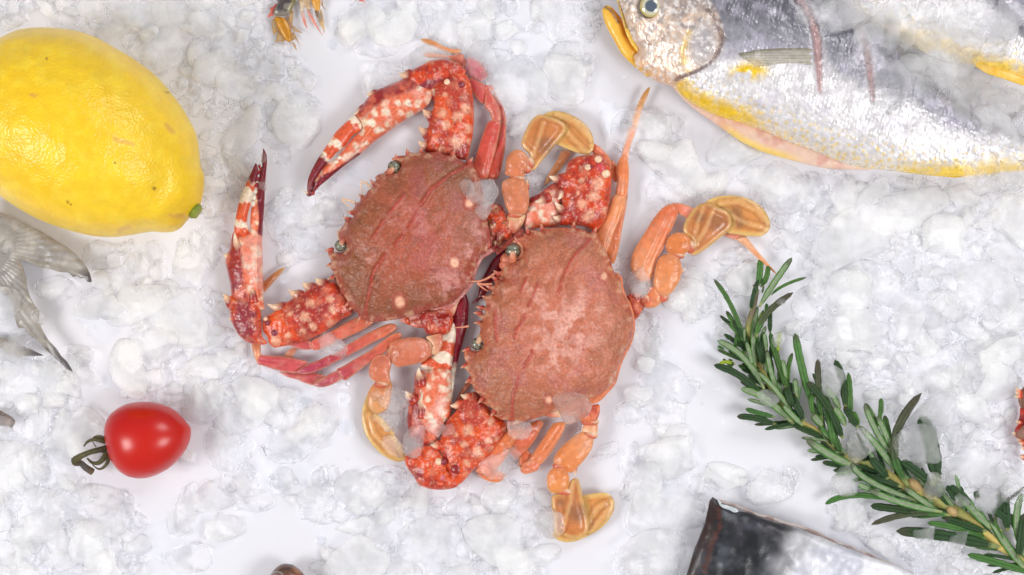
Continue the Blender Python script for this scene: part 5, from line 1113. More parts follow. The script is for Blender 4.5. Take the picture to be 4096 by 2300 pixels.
inflate('cut_edge', FN([(x, y + rr.uniform(-5, 5)) for x, y in top] + low[::-1]), FLESH, dk, z0=23, k=.5, kb=1.5, step=1.3, smooth=False, col=c_flat(lin(190, 180, 178), lin(150, 128, 122), 40))
inflate('torn_skin', FN([(866, 228), (900, 250), (905, 275), (950, 280), (1000, 300), (1050, 318), (1060, 345), (1020, 352), (980, 330), (920, 310), (885, 280)]), FLESH, dk, z0=32, k=.4, kb=1., step=1.1, col=c_flat(lin(186, 194, 200), lin(214, 218, 222)))

# ================================================================ rosemary
rose = thing('rosemary_sprig', 'long sprig of green rosemary with yellow woody stem and icy leaves', 'rosemary', 3500, 1800)
STP = FL([(478, 330), (455, 430), (425, 540), (408, 640), (415, 740), (435, 820), (470, 930), (540, 1060), (620, 1180), (700, 1290), (790, 1400)]) + FM([(-20, 430), (120, 560), (300, 640), (420, 695), (540, 780), (640, 830), (760, 880), (900, 960), (1000, 1010), (1150, 1130), (1260, 1235), (1439, 1340), (1560, 1410)])
n = len(STP)
tube('stem', [(x, y, 12 + 3 * math.sin(i)) for i, (x, y) in enumerate(STP)], [1.5, 2.2, 3.2, 4.2, 4.2, 3.2, 3., 3., 3., 3., 3.2, 3.2, 3.4, 3.8, 4.2, 4.8, 6.2, 6.6, 6., 5., 4.6, 4.2, 4., 4.0], STEM, rose,
     [mix(np.array([lin(150, 156, 90)]), lin(206, 182, 104), np.array([.5 + .5 * math.sin(i * 1.3)]))[0] if i > 2 else lin(120, 110, 84) for i in range(n)], seg=12)
for (a, b, r) in ((*FM([(640, 800)])[0], 9), (*FM([(920, 985)])[0], 7)):
    ellipsoid('stem_node', a, b, 14, r, r * .7, 6, STEM, rose, lambda V: np.tile(lin(190, 160, 110), (len(V), 1)), rot=-.6, sub=3)
LG = lin(74, 114, 54); LD = lin(50, 80, 44); LPALE = lin(160, 178, 142); LPUR = lin(76, 72, 58)
lr = random.Random(3)
def leaf(fr, base, tip, w, kind='top', via=None, z=None):
    b = np.array(fr([base])[0]); t = np.array(fr([tip])[0]); w = w * 1.02 + 2
    sc = fr([(1, 0)])[0][0] - fr([(0, 0)])[0][0]; hw = w * sc / 4 * .5
    if via is None:
        q = t - b; mdp = (b + t) / 2 + np.array([-q[1], q[0]]) * lr.uniform(-.06, .06)
    else:
        v = np.array(fr([via])[0]); mdp = 2 * v - (b + t) / 2
    z0 = (14 if kind == 'top' else 19) + lr.uniform(-3, 4) if z is None else z
    z2 = z0 + lr.uniform(-4, 7); n = 18
    prof = [(-1, -.10), (-.82, .34), (-.45, .52), (-.14, .40), (0, .22), (.14, .40), (.45, .52), (.82, .34), (1, -.10), (.5, -.42), (-.5, -.42)] if kind != 'under' else \
           [(-1, .0), (-.86, .34), (-.62, .40), (-.42, .10), (0, .16), (.42, .10), (.62, .40), (.86, .34), (1, .0), (.5, -.42), (-.5, -.42)]
    m = len(prof); V = []; C = []; F = []
    g = LG * lr.uniform(.75, 1.2) if kind != 'dark' else LD * .8
    g = g * np.array([lr.uniform(.9, 1.1), 1, lr.uniform(.85, 1.1)])
    if kind == 'lime': g = lin(150, 170, 50)
    pur = kind == 'purple'; tp = lr.random() < .4
    for i in range(n + 1):
        s = i / n
        p = (1 - s) ** 2 * b + 2 * s * (1 - s) * mdp + s * s * t
        e = 2 * (1 - s) * (mdp - b) + 2 * s * (t - mdp); e = e / (np.hypot(*e) + 1e-9)
        wd = hw * min(1, (.35 + s * 2.6)) * (max(0, 1 - max(0, (s - .78) / .22) ** 2.2)) ** .5
        wd = max(wd, .12) * (1 + .05 * math.sin(s * 37 + hw))
        z_ = z0 + (z2 - z0) * s + 3.5 * math.sin(s * 3.1)
        nx_, ny_ = -e[1], e[0]
        for (px, pz) in prof:
            X = p[0] + nx_ * px * wd * 4; Y = p[1] + ny_ * px * wd * 4
            V.append(P(X, Y, z_ + pz * wd * 1.0))
            if kind == 'under' and abs(px) < .45 and pz > -.2: c = LPALE * (.8 if abs(px) > .1 else .6)
            elif kind == 'under' and abs(px) < .7 and pz > 0: c = g * 1.5
            else: c = g * (.55 if px == 0 else 1.0)
            if pz < -.2: c = LPALE * .8
            if pur: c = c * (1 - s) * .6 + LPUR * (.4 + .6 * s) if s > .3 else c
            elif tp and s > .85: c = c * .4 + LPUR * .6
            if s < .08: c = c * .4 + lin(170, 176, 110) * .6
            C.append(np.clip(c, 0, 1))
    for i in range(n):
        for j in range(m):
            a = i * m + j; b2 = i * m + (j + 1) % m
            F.append((a, b2, b2 + m, a + m))
    F.append(tuple(range(m))[::-1]); F.append(tuple(n * m + j for j in range(m)))
    me = mesh_from('leaf', V, F, np.array(C))
    THINGS.append(np.array([b, b + [6, 6], t, t + [-6, 6]]))
    return new_obj('leaf', me, LEAFM, rose)
for a in ((490, 470, 762, 62, 50, 'under', None), (480, 300, 500, 72, 52, 'top', None), (500, 305, 560, 125, 42, 'top', (550, 220)), (590, 372, 880, 226, 24, 'top', (700, 290)), (470, 720, 772, 350, 52, 'purple', (540, 540)),
          (360, 750, 112, 238, 38, 'top', (262, 470)), (382, 900, 215, 502, 38, 'top', (300, 660)), (540, 1170, 140, 748, 52, 'under', (370, 900)), (505, 1200, 112, 950, 56, 'dark', (330, 1040)), (780, 1446, 335, 1150, 56, 'under', (540, 1230)),
          (620, 1380, 375, 1312, 40, 'top', None), (640, 1450, 305, 1378, 50, 'dark', (460, 1390)), (760, 1250, 580, 680, 52, 'top', (650, 940)), (930, 1300, 785, 686, 62, 'top', (840, 960)), (1010, 1420, 975, 898, 52, 'purple', (980, 1150)),
          (1200, 1320, 1115, 908, 62, 'dark', (1180, 1100)), (1235, 1430, 1225, 1012, 46, 'top', None), (700, 1290, 555, 830, 42, 'under', (600, 1050)), (850, 1450, 690, 1285, 46, 'under', None), (832, 1440, 835, 1122, 40, 'under', (795, 1280)),
          (735, 1160, 765, 848, 36, 'top', (728, 1000)), (800, 1210, 782, 1058, 40, 'under', None), (1205, 1450, 1110, 1300, 52, 'under', None), (1010, 1450, 930, 1360, 64, 'under', None), (1060, 1446, 1048, 1262, 48, 'top', None),
          (1470, 1460, 1362, 1268, 44, 'under', None), (1490, 1420, 1498, 1230, 32, 'top', None), (548, 830, 530, 692, 36, 'under', None), (580, 690, 582, 480, 36, 'dark', None), (462, 980, 478, 462, 42, 'under', (440, 720)), (432, 960, 382, 760, 36, 'under', None),
          (530, 960, 470, 740, 56, 'dark', (500, 850)), (420, 500, 482, 240, 34, 'dark', (440, 380)), (482, 350, 434, 285, 12, 'purple', None), (476, 345, 472, 272, 13, 'purple', None), (516, 355, 526, 298, 14, 'purple', None), (470, 640, 516, 514, 22, 'lime', None),
          (290, 945, 156, 945, 28, 'lime', (220, 925)), (290, 840, 300, 690, 24, 'top', None), (370, 750, 370, 638, 22, 'under', None), (270, 975, 190, 898, 22, 'purple', None), (640, 870, 655, 672, 26, 'lime', None), (945, 1370, 955, 1175, 40, 'top', (920, 1260)),
          (715, 1060, 680, 902, 36, 'under', None), (1160, 1310, 1040, 1120, 46, 'under', None), (540, 590, 550, 440, 32, 'top', None), (1310, 1450, 1262, 1335, 44, 'top', None), (240, 900, 270, 960, 30, 'dark', None), (200, 820, 145, 795, 24, 'top', None),
          (760, 1340, 480, 1010, 40, 'under', (620, 1150)), (860, 1420, 750, 1180, 60, 'dark', None), (1130, 1420, 890, 1090, 60, 'dark', (1010, 1230)), (470, 1120, 340, 1030, 34, 'dark', None), (1090, 1290, 930, 1016, 30, 'top', None), (700, 1120, 760, 1290, 60, 'dark', None)):
    leaf(FL, (a[0], a[1]), (a[2], a[3]), a[4], a[5], a[6])
for a in ((610, 810, 700, 128, 62, 'purple', (505, 480)), (500, 690, 245, 365, 46, 'under', (400, 540)), (480, 580, 285, 205, 44, 'under', (365, 390)), (490, 550, 378, 295, 44, 'under', None), (480, 510, 430, 290, 40, 'top', None), (400, 300, 404, 168, 34, 'top', None),
          (790, 790, 550, 612, 60, 'dark', None), (800, 760, 690, 290, 110, 'dark', (770, 520)), (190, 645, -140, 460, 62, 'under', (60, 590)), (850, 990, 320, 830, 46, 'under', (560, 925)), (700, 920, 195, 630, 46, 'under', (330, 770)), (470, 905, 0, 935, 40, 'top', (200, 870)),
          (690, 990, 328, 945, 54, 'dark', None), (915, 1020, 332, 1082, 44, 'purple', (640, 1000)), (835, 1000, 572, 812, 46, 'under', (700, 905)), (1190, 1200, 738, 1070, 44, 'top', (960, 1110)), (1260, 1245, 512, 1128, 76, 'dark', (880, 1165)), (1500, 1440, 1028, 1298, 50, 'top', (1260, 1360)),
          (1210, 1115, 955, 826, 66, 'under', (1060, 960)), (1090, 960, 910, 795, 44, 'dark', None), (1450, 1410, 1205, 1070, 56, 'under', None), (1290, 1135, 1450, 800, 24, 'purple', (1245, 1000)), (1430, 1280, 1425, 850, 50, 'under', (1385, 1060)), (1190, 1180, 1000, 1060, 44, 'top', None),
          (950, 915, 880, 800, 44, 'dark', None), (1255, 1010, 1262, 855, 50, 'dark', None), (1320, 1130, 1300, 870, 60, 'dark', None), (1100, 890, 1092, 838, 40, 'dark', None), (460, 755, 330, 600, 60, 'dark', None), (560, 810, 230, 700, 44, 'dark', None), (570, 800, 240, 745, 36, 'top', None),
          (340, 835, 240, 790, 40, 'under', None), (120, 580, 45, 355, 50, 'top', None), (60, 530, 10, 190, 50, 'top', None), (150, 350, 68, 235, 44, 'under', None), (185, 670, -20, 630, 36, 'dark', None), (1400, 1330, 1439, 1000, 60, 'dark', None), (1340, 1060, 1210, 960, 50, 'dark', None),
          (130, 460, 30, 220, 50, 'dark', None), (240, 380, 140, 230, 44, 'dark', None), (1170, 1130, 860, 1030, 50, 'dark', None), (1439, 1210, 1330, 1000, 50, 'top', None), (820, 770, 790, 560, 60, 'dark', None), (100, 620, -30, 480, 46, 'dark', None)):
    leaf(FM, (a[0], a[1]), (a[2], a[3]), a[4], a[5], a[6])

for i in range(4, len(STP) - 1):       # the shorter leaves that fill the whorls
    a = np.array(STP[i]); e = np.array(STP[i]) - np.array(STP[i + 1]); e = e / np.hypot(*e)
    for sgn in (-1, 1):
        for k in range(3):
            th = sgn * lr.uniform(.25, .75); v = np.array([e[0] * math.cos(th) - e[1] * math.sin(th), e[0] * math.sin(th) + e[1] * math.cos(th)])
            b0 = a - e * lr.uniform(0, 40); tt = b0 + v * lr.uniform(110, 180)
            leaf(lambda p: [(q[0], q[1]) for q in p], tuple(b0), tuple(tt), lr.uniform(11, 17), lr.choice(['top', 'dark', 'dark', 'under']), z=lr.uniform(7, 15))
# ================================================================ ice
def vn3(p, s, seed=0):
    q = p / s + 100.3; i = np.floor(q).astype(np.int64); f = q - i; f = f * f * (3 - 2 * f)
    def h(a, b, c): return _h(a + c * 57, b + c * 131, seed)
    r = 0
    for dx in (0, 1):
        for dy in (0, 1):
            for dz in (0, 1):
                w_ = (f[:, 0] if dx else 1 - f[:, 0]) * (f[:, 1] if dy else 1 - f[:, 1]) * (f[:, 2] if dz else 1 - f[:, 2])
                r = r + w_ * h(i[:, 0] + dx, i[:, 1] + dy, i[:, 2] + dz)
    return r
def ico(sub):
    bm = bmesh.new(); bmesh.ops.create_icosphere(bm, subdivisions=sub, radius=1)
    V = np.array([v.co[:] for v in bm.verts]); F = np.array([[v.index for v in f.verts] for f in bm.faces]); bm.free()
    return V, F
I3 = ico(3); I4 = ico(4); I2 = ico(2)
def chunk_shape(seed, I=I3, smooth=False, jag=0.):
    rg = np.random.default_rng(seed); V, F = I; V = V.copy()
    for k in range(9 if not smooth else 4):
        n = rg.normal(size=3); n /= np.linalg.norm(n); c = rg.uniform(.42, .78)
        d = V @ n; m = d > c; V[m] -= np.outer((d[m] - c) * .96, n)
    nrm = V / (np.linalg.norm(V, axis=1)[:, None] + 1e-9)
    a = .36 if not smooth else .22
    V = V + nrm * ((vn3(V, .9, seed) - .5) * a * 1.2 + (vn3(V, .36, seed + 3) - .5) * (.09 if not smooth else .04) + (vn3(V, .17, seed + 5) - .5) * ((.045 if not smooth else .012) + jag) + (vn3(V, .36, seed + 8) - .5) * jag * 1.6)[:, None]
    return V, F
SH3 = [chunk_shape(s) for s in range(16)]
ice_rng = random.Random(21)
# height of the things everywhere, so that ice rests on top of them
HM = np.zeros((580, 1030))
for o in list(SC.objects):
    if o.type == 'MESH' and o.name != 'table_top':
        n = len(o.data.vertices); v = np.empty(n * 3); o.data.vertices.foreach_get('co', v); v = v.reshape(-1, 3) / K
        px = (v[:, 0] / (1 - v[:, 2] / CAMH) + 512).astype(int); py = (287.5 - v[:, 1] / (1 - v[:, 2] / CAMH)).astype(int)
        m = (px >= 0) & (px < 1030) & (py >= 0) & (py < 580)
        np.maximum.at(HM, (py[m], px[m]), v[m, 2])
for _ in range(2):
    HM = np.maximum.reduce([HM, np.roll(HM, 1, 0), np.roll(HM, -1, 0), np.roll(HM, 1, 1), np.roll(HM, -1, 1)])
def rest_h(X, Y, r):
    x, y = int(X / 4), int(Y / 4); r = max(3, int(r * .55))
    w_ = HM[max(0, y - r):y + r + 1, max(0, x - r):x + r + 1]
    return float(np.percentile(w_, 75)) if w_.size else 0.
# every thing's place, so that loose ice is not pushed into it
import itertools
BB = [(t[:, 0].min() - 8, t[:, 0].max() + 8, t[:, 1].min() - 8, t[:, 1].max() + 8, t) for t in THINGS]
def hits(X, Y, marg=0):
    for (a, b, c, d, t) in BB:
        if a - marg < X < b + marg and c - marg < Y < d + marg:
            x = np.array([float(X)]); y = np.array([float(Y)])
            if inside(x, y, t)[0] or (marg and seg_near(x, y, t)[0][0] < marg): return True
    return False
def shared(V, F, name, m):
    me = bpy.data.meshes.new(name); me.from_pydata([tuple(v) for v in V * K], [], [tuple(int(i) for i in f) for f in F])
    me.polygons.foreach_set('use_smooth', [True] * len(me.polygons)); me.materials.append(m); me.update(); return me
SM = {}
for nm, mt in (('milky', MILKY), ('wet', WET), ('clear', CLEAR)):
    SM[nm] = []
    for s in range(10):
        V, F = chunk_shape(200 + s, I4, smooth=(nm == 'wet' and s % 2 == 0), jag=.06 if nm == 'clear' else 0.); SM[nm].append(shared(V, F, 'ice_chunk', mt))
def chunk(X, Y, r, kind, label, group, h=None, flat=.6, asp=1., rot=None, ms=None, name='ice_chunk', cat='ice chunk'):
    me = SM[kind][ice_rng.randrange(10) if ms is None else ms]
    o = bpy.data.objects.new(name, me); SC.collection.objects.link(o)
    rz = r * flat
    o.location = P(X, Y, (rz * .75) if h is None else h)
    o.scale = (r * asp, r / asp, rz)
    o.rotation_euler = (ice_rng.uniform(-.25, .25), ice_rng.uniform(-.25, .25), ice_rng.uniform(0, 6.28) if rot is None else rot)
    return tag(o, label, cat, group)

# ---- drifts: (outline in full view measure, amount, chunk size range, group, label)
D = []
D.append(([(-20, -20), (660, -20), (690, 90), (740, 120), (790, 230), (770, 330), (700, 400), (600, 440), (600, 540), (530, 600), (500, 520), (505, 440), (470, 310), (380, 190), (240, 90), (0, 60)], 170, (9, 24), 'loose ice between the lemon and the top edge', 'the drift above the lemon'))
D.append(([(690, 480), (830, 470), (850, 560), (800, 620), (700, 610), (670, 540)], 16, (12, 26), 'loose ice between the two claws of the left crab', 'the patch between the left crab claws'))
D.append(([(860, 20), (1060, 20), (1340, -10), (1520, -10), (1510, 60), (1500, 240), (1360, 240), (1330, 180), (1240, 260), (1230, 130), (1080, 110), (940, 100), (870, 100)], 52, (10, 26), 'loose ice along the top edge', 'the patch between prawns and fish'))
D.append(([(240, 610), (560, 590), (580, 640), (480, 680), (440, 740), (560, 740), (570, 830), (640, 870), (640, 960), (760, 1010), (810, 1080), (740, 1100), (640, 1040), (560, 1060), (480, 1020), (310, 990), (300, 920), (370, 850), (290, 780), (190, 780), (200, 700), (250, 690)], 110, (9, 22), 'loose ice below the lemon', 'the drift below the lemon'))
D.append(([(-20, 900), (120, 900), (200, 880), (230, 930), (180, 1010), (220, 1060), (170, 1120), (150, 1180), (230, 1230), (330, 1260), (380, 1280), (330, 1340), (350, 1370), (360, 1470), (-20, 1470)], 130, (10, 24), 'loose ice in the bottom left corner', 'the bottom left drift'))
D.append(([(710, 1200), (830, 1190), (1000, 1200), (1060, 1240), (1180, 1240), (1380, 1200), (1390, 1300), (1350, 1380), (1380, 1470), (800, 1470), (800, 1400), (880, 1380), (840, 1300), (720, 1250)], 105, (10, 23), 'loose ice under the lower claw', 'the heap below the crabs'))
D.append(([(1560, 1140), (1660, 1060), (1720, 1100), (1700, 1160), (1850, 1180), (1990, 1200), (1980, 1280), (1820, 1250), (1740, 1290), (1760, 1400), (1700, 1470), (1560, 1470), (1600, 1300), (1560, 1240)], 34, (9, 22), 'loose ice left of the dark fish piece', 'the patch left of the dark fish'))
D.append(([(1590, 780), (1680, 790), (1690, 860), (1620, 960), (1700, 990), (1690, 1050), (1560, 1100), (1570, 960), (1600, 880)], 11, (10, 20), 'loose ice right of the right crab', 'the patch right of the crab'))
D.append(([(1900, 450), (2120, 440), (2400, 455), (2590, 440), (2590, 950), (2400, 1000), (2330, 1150), (2200, 1000), (2060, 900), (1990, 820), (2040, 700), (1960, 640), (1950, 560), (1900, 500)], 290, (9, 26), 'loose ice in the big drift right of the rosemary', 'the drift above the rosemary'))
D.append(([(2330, 950), (2590, 860), (2590, 960), (2540, 1000), (2560, 1080), (2590, 1150), (2590, 1250), (2380, 1240), (2330, 1100)], 72, (9, 24), 'loose ice by the red spiny leg', 'the patch by the red leg'))
D.append(([(1720, 720), (1800, 640), (1900, 640), (1890, 740), (1820, 760), (1760, 800), (1690, 790)], 18, (11, 20), 'loose ice under the right paddle legs', 'the patch under the paddle legs'))
D.append(([(2090, 1250), (2190, 1220), (2330, 1300), (2450, 1360), (2590, 1400), (2590, 1470), (2400, 1470), (2250, 1390), (2090, 1330)], 52, (8, 20), 'loose ice below the rosemary', 'the strip below the rosemary'))
D.append(([(560, 560), (700, 640), (690, 760), (830, 620), (760, 480), (900, 430), (1000, 200), (1250, 150), (1500, 250), (1640, 560), (1900, 820), (1780, 1100), (1540, 1250), (1400, 1150), (1050, 1250), (560, 1250), (480, 1330), (380, 1200), (560, 1050), (740, 1000), (520, 800)], 40, (10, 17), 'faint ice on the open board', 'the open board'))
D.append(([(1560, 290), (1640, 280), (1720, 300), (1760, 420), (1900, 420), (1880, 470), (1730, 560), (1660, 470), (1640, 380), (1560, 350)], 16, (11, 20), 'loose ice between fish and right crab', 'the patch under the fish throat'))
bigs = []; small = []; BX = {}
for pts, amt, (r0, r1), grp, lab in D:
    A = np.array(FW(pts)); mn = A.min(0); mx = A.max(0); BX[grp] = (mn[0], mx[0], mn[1], mx[1]); n = 0; t = 0; placed = []
    amt = int(amt * .62)
    while n < amt and t < amt * 40:
        t += 1
        X = ice_rng.uniform(mn[0], mx[0]); Y = ice_rng.uniform(mn[1], mx[1])
        if not inside(np.array([X]), np.array([Y]), A)[0]: continue
        r = r0 + (r1 * 1.9 - r0) * ice_rng.random() ** 2.1
        if hits(X, Y, r * (2.4 if r < 16 else 3.3)): continue
        if any(np.hypot(X - a, Y - b) < (r + q) * 1.9 for a, b, q in placed): continue
        placed.append((X, Y, r)); n += 1
        bigs.append((r, X, Y, grp, lab))
    # crumbs and slush between the lumps
    for i in range(int(amt * 1.0)):
        X = ice_rng.uniform(mn[0], mx[0]); Y = ice_rng.uniform(mn[1], mx[1])
        if inside(np.array([X]), np.array([Y]), A)[0] and not hits(X, Y, 6): small.append((X, Y, ice_rng.uniform(3.5, 9), ice_rng.random()))
bigs.sort(key=lambda q: -q[0])
for i, (r, X, Y, grp, lab) in enumerate(bigs[:235]):
    kd = 'milky' if ice_rng.random() < .5 and grp[:5] != 'faint' else 'wet'; asp = ice_rng.uniform(.75, 1.3)
    b = BX[grp]; u = (X - b[0]) / (b[1] - b[0]); v = (Y - b[2]) / (b[3] - b[2])
    place = ('top ' if v < .33 else 'bottom ' if v > .66 else 'middle ') + ('left' if u < .33 else 'right' if u > .66 else 'centre')
    size = 'very large' if r > 34 else 'large' if r > 24 else 'middling' if r > 16 else 'small'
    shape = 'long' if asp > 1.12 or asp < .88 else 'round'
    chunk(X, Y, r, kd, f"{size} {shape} {'snowy' if kd == 'milky' else 'glassy'} ice lump, {place} of {lab}", grp, asp=asp, flat=.42 - .26 * min(1, r / 36) + ice_rng.uniform(-.03, .06), h=r * .12 + 2)
rest = [(X, Y, r, ice_rng.random()) for (r, X, Y, g_, l_) in bigs[235:]] + small
VV = []; FF2 = []; off = 0; mi = []
rg = np.random.default_rng(4)
for (X, Y, r, q) in rest:
    V, F = SH3[int(q * 1000) % 16]
    a = rg.uniform(0, 6.28); ca, sa = math.cos(a), math.sin(a); s2 = rg.uniform(.8, 1.25); tl = rg.uniform(-.3, .3)
    x = V[:, 0] * s2; y = V[:, 1] / s2; z = V[:, 2] * .45 + x * tl
    x2 = (x * ca - y * sa) * r * K; y2 = (x * sa + y * ca) * r * K; c = P(X, Y, r * .3)
    VV.append(np.stack([x2 + c.x, y2 + c.y, z * r * K + c.z], 1)); FF2.append(F + off); off += len(V); mi += [int(q * 977) % 3 != 0] * len(F)
VV = np.concatenate(VV); FF2 = np.concatenate(FF2)
me = bpy.data.meshes.new('crushed_ice'); me.vertices.add(len(VV)); me.vertices.foreach_set('co', VV.ravel())
me.loops.add(len(FF2) * 3); me.loops.foreach_set('vertex_index', FF2.ravel().astype(np.int32))
me.polygons.add(len(FF2)); me.polygons.foreach_set('loop_start', np.arange(0, len(FF2) * 3, 3, dtype=np.int32))
me.materials.append(MILKY); me.materials.append(WET)
me.polygons.foreach_set('material_index', np.array(mi, dtype=np.int32)); me.polygons.foreach_set('use_smooth', [True] * len(FF2))
me.update(calc_edges=True)
tag(new_obj('crushed_ice', me, None), 'small crumbs of crushed ice filling the drifts on the board', 'crushed ice', None, 'stuff')
print('ICE lumps', len(bigs), 'small', len(small), 'tris', len(FF2))

# ---- single pieces one can point at (full view measure)
S = [(540, 1250, 20, 'milky', 1.2, 'lumpy white ice piece right of the tomato, upper half of a stacked pair'),
     (562, 1325, 19, 'milky', 1.1, 'lumpy ice piece right of the bottom left heap, lower half of the pair'),
     (640, 1262, 15, 'wet', 1.5, 'flat oblong clear ice piece below and right of the tomato'),
     (476, 1398, 20, 'wet', 1.3, 'bean shaped clear ice piece near the bottom edge left of centre'),
     (722, 1108, 13, 'wet', 1., 'small ice lump left of the lower paddle leg'),
     (505, 1022, 21, 'milky', .8, 'ice lump touching the upper right of the tomato'),
     (228, 1095, 30, 'milky', 1., 'flat pinkish ice slab behind the tomato stalk'),
     (725, 648, 11, 'milky', 1.3, 'lone small ice crumb between the left crab claws'),
     (140, 728, 17, 'wet', 1.5, 'oval ice pebble below the forked tail fin'),
     (208, 905, 22, 'wet', 1.2, 'square cornered ice block right of the dark tail tip'),
     (905, 62, 26, 'milky', 1.1, 'round snowy ice lump near the top, right of the prawns'),
     (985, 62, 24, 'milky', 1., 'second round snowy ice lump right of the prawns'),
     (1080, 165, 24, 'wet', 1.3, 'smooth clear ice piece left of the upper claw wrist'),
     (975, 205, 22, 'wet', 1.2, 'clear ice cube above the upper pincer'),
     (1432, 190, 30, 'milky', 1., 'large white ice lump below the top edge left of the fish head'),
     (1300, 225, 30, 'wet', 1.1, 'big clear ice slab right of the red walking legs'),
     (1335, 310, 22, 'milky', 1.4, 'ice lump above the upper paddle leg'),
     (1600, 330, 26, 'wet', 1.2, 'clear ice slab behind the long leg tip near the fish'),
     (1672, 335, 15, 'wet', .6, 'narrow upright ice bar below the fish throat'),
     (1700, 400, 24, 'milky', 1.2, 'blocky white ice lump below the upright ice bar'),
     (1850, 380, 23, 'milky', 1.4, 'ice lump just under the opened fish belly'),
     (1790, 470, 17, 'milky', 1., 'small white ice lump right of the blocky one'),
     (1690, 490, 24, 'wet', 1.2, 'clear ice lump left of the right paddle leg'),
     (1625, 830, 26, 'wet', .9, 'clear ice lump touching the right edge of the right crab shell'),
     (1716, 735, 22, 'milky', 1.2, 'ice lump below the thick joint of the right paddle leg'),
     (1612, 1310, 18, 'wet', .8, 'egg shaped ice piece left of the dark fish piece'),
     (1940, 1225, 24, 'milky', 1.1, 'lumpy ice piece below the middle of the rosemary'),
     (1860, 830, 20, 'wet', 1.4, 'faint clear ice sliver left of the rosemary top'),
     (2620, 0, 10, 'wet', 1., None),
     (1880, 695, 22, 'milky', 1.2, 'ice lump below the rightmost paddle blade'),
     (640, 1020, 26, 'milky', .9, 'white ice lump in the tail of the drift right of the tomato top'),
     (756, 1085, 15, 'milky', 1.5, 'ice lump left of the golden curled paddle'),
     (2050, 490, 18, 'wet', 1., 'round glassy ice pebble under the fish belly edge'),
     (1700, 1150, 30, 'milky', 1.2, 'broad frosty ice lump below the rosemary on its left'),
     (2150, 1290, 22, 'milky', .8, 'ice lump under the lowest rosemary leaves'),
     (1630, 1392, 34, 'wet', 1.1, 'large grey translucent ice block against the dark fish piece')]
for (X, Y, r, kd, asp, lab) in S:
    if lab is None: continue
    X, Y = FW([(X, Y)])[0]
    chunk(X, Y, r, kd, lab, None, asp=asp ** .5, flat=.42, rot=ice_rng.uniform(-.3, .3))
# ---- clear pieces resting on the food: X, Y (photo measure), size, height, label
T = [(1925, 250, 22, 34, 1.0, 'clear ice chip over the dark red leg joint of the left crab'), (1975, 290, 14, 26, 1, 'small clear ice chip right of the dark red leg joint'), (1880, 180, 20, 22, 1.2, 'wet ice lump above the left crab claw wrist'),
     (1925, 772, 17, 50, 1.0, 'wedge of clear ice on the left crab shell corner beside the paddle leg'), (1868, 755, 10, 47, 1.3, 'thin tip of clear ice on the left crab shell'), (1935, 840, 10, 40, 1, 'clear ice bit at the base of the upper paddle leg'),
     (2490, 1070, 14, 40, 1.2, 'rounded cloudy ice bit on the right shell edge'), (2560, 1125, 17, 36, 1.0, 'cloudy ice lump wedged between right crab shell and thigh'), (2555, 1165, 11, 28, 1.2, 'small cloudy ice bit above the right hip joint'),
     (1580, 1585, 19, 26, .9, 'crusty clear ice inside the curled golden paddle'), (1540, 1680, 15, 22, 1.1, 'glassy ice bit on the inner side of the golden paddle'), (1590, 1660, 14, 24, 1.1, 'bubbly ice bit between golden paddle and lower claw'), (1570, 1790, 13, 26, 1.2, 'ice bit at the lower tip of the golden paddle'),
     (1745, 1712, 14, 46, 1.2, 'bubbly ice chip on the lower claw palm'), (1660, 1770, 18, 48, 1.2, 'clear ice chip on the lower claw wrist'), (1800, 1725, 9, 46, 1, 'small shiny ice chip where lower claw palm meets its arm'),
     (2005, 1860, 21, 42, 1.4, 'clear wet ice lump over the lower walking legs'), (2045, 1825, 11, 44, 1, 'smaller clear ice lump over the lower walking legs'), (2275, 1622, 21, 52, 1.1, 'rough clear ice lump on the back edge of the right crab shell'), (2291, 1690, 12, 34, 1.3, 'glassy ice bit just off the back edge of the right crab shell'),
     (2075, 1715, 15, 46, 1.1, 'clear ice smear near the spine of the right crab shell'), (1335, 1382, 15, 36, 1.5, 'clear ice sliver across the lower left walking legs'), (1050, 640, 7, 34, .8, 'tiny ice crumb on the tip of the left pincer'), (1052, 740, 6, 34, .8, 'tiny ice crumb in the jaws of the left pincer'),
     (2200, 2090, 17, 24, 1., 'clear ice lump beside the lowest paddle leg'), (1510, 1580, 8, 28, 1, 'tiny ice crumb at the joint of the golden paddle'),
     (3433, 1765, 22, 36, .8, 'clear oval ice piece on the middle of the rosemary stem'), (3385, 1918, 17, 26, 1., 'clear ice cube left of the rosemary stem'), (3670, 1770, 30, 34, .9, 'large wet ice piece over a dark rosemary leaf'), (3735, 1660, 26, 22, 1.4, 'clear ice sheet right of the tall curved leaf'),
     (3698, 2140, 13, 30, 1., 'small ice chip on the lowest dark leaf, left one'), (3832, 2168, 14, 30, 1.4, 'small ice chip on the lowest dark leaf, right one'), (3950, 2000, 20, 30, 1.2, 'wet ice lump between the leaves near the right edge'), (3850, 2000, 9, 30, 1, 'ice bead beside the pale leaf near the right edge'),
     (3740, 1950, 17, 36, 1.4, 'clear ice chip over the yellow stem swelling'), (3078, 1592, 11, 28, 1.3, 'small clear ice chip on the upper rosemary stem'), (3330, 1530, 16, 30, 1.2, 'clear ice chip between the purple tipped leaves'), (3124, 1210, 5, 30, 1, 'speck of ice on a leaf near the rosemary top'), (3115, 1360, 8, 26, .8, 'ice bit on a lime green leaf at the top of the rosemary'), (4040, 1980, 16, 28, 1.2, 'wet ice lump over leaves at the right edge')]
for (X, Y, r, h, asp, lab) in T:
    chunk(X, Y, r * .92, 'clear', lab, None, h=rest_h(X, Y, r) + r * .16, asp=asp ** .5, flat=.4)
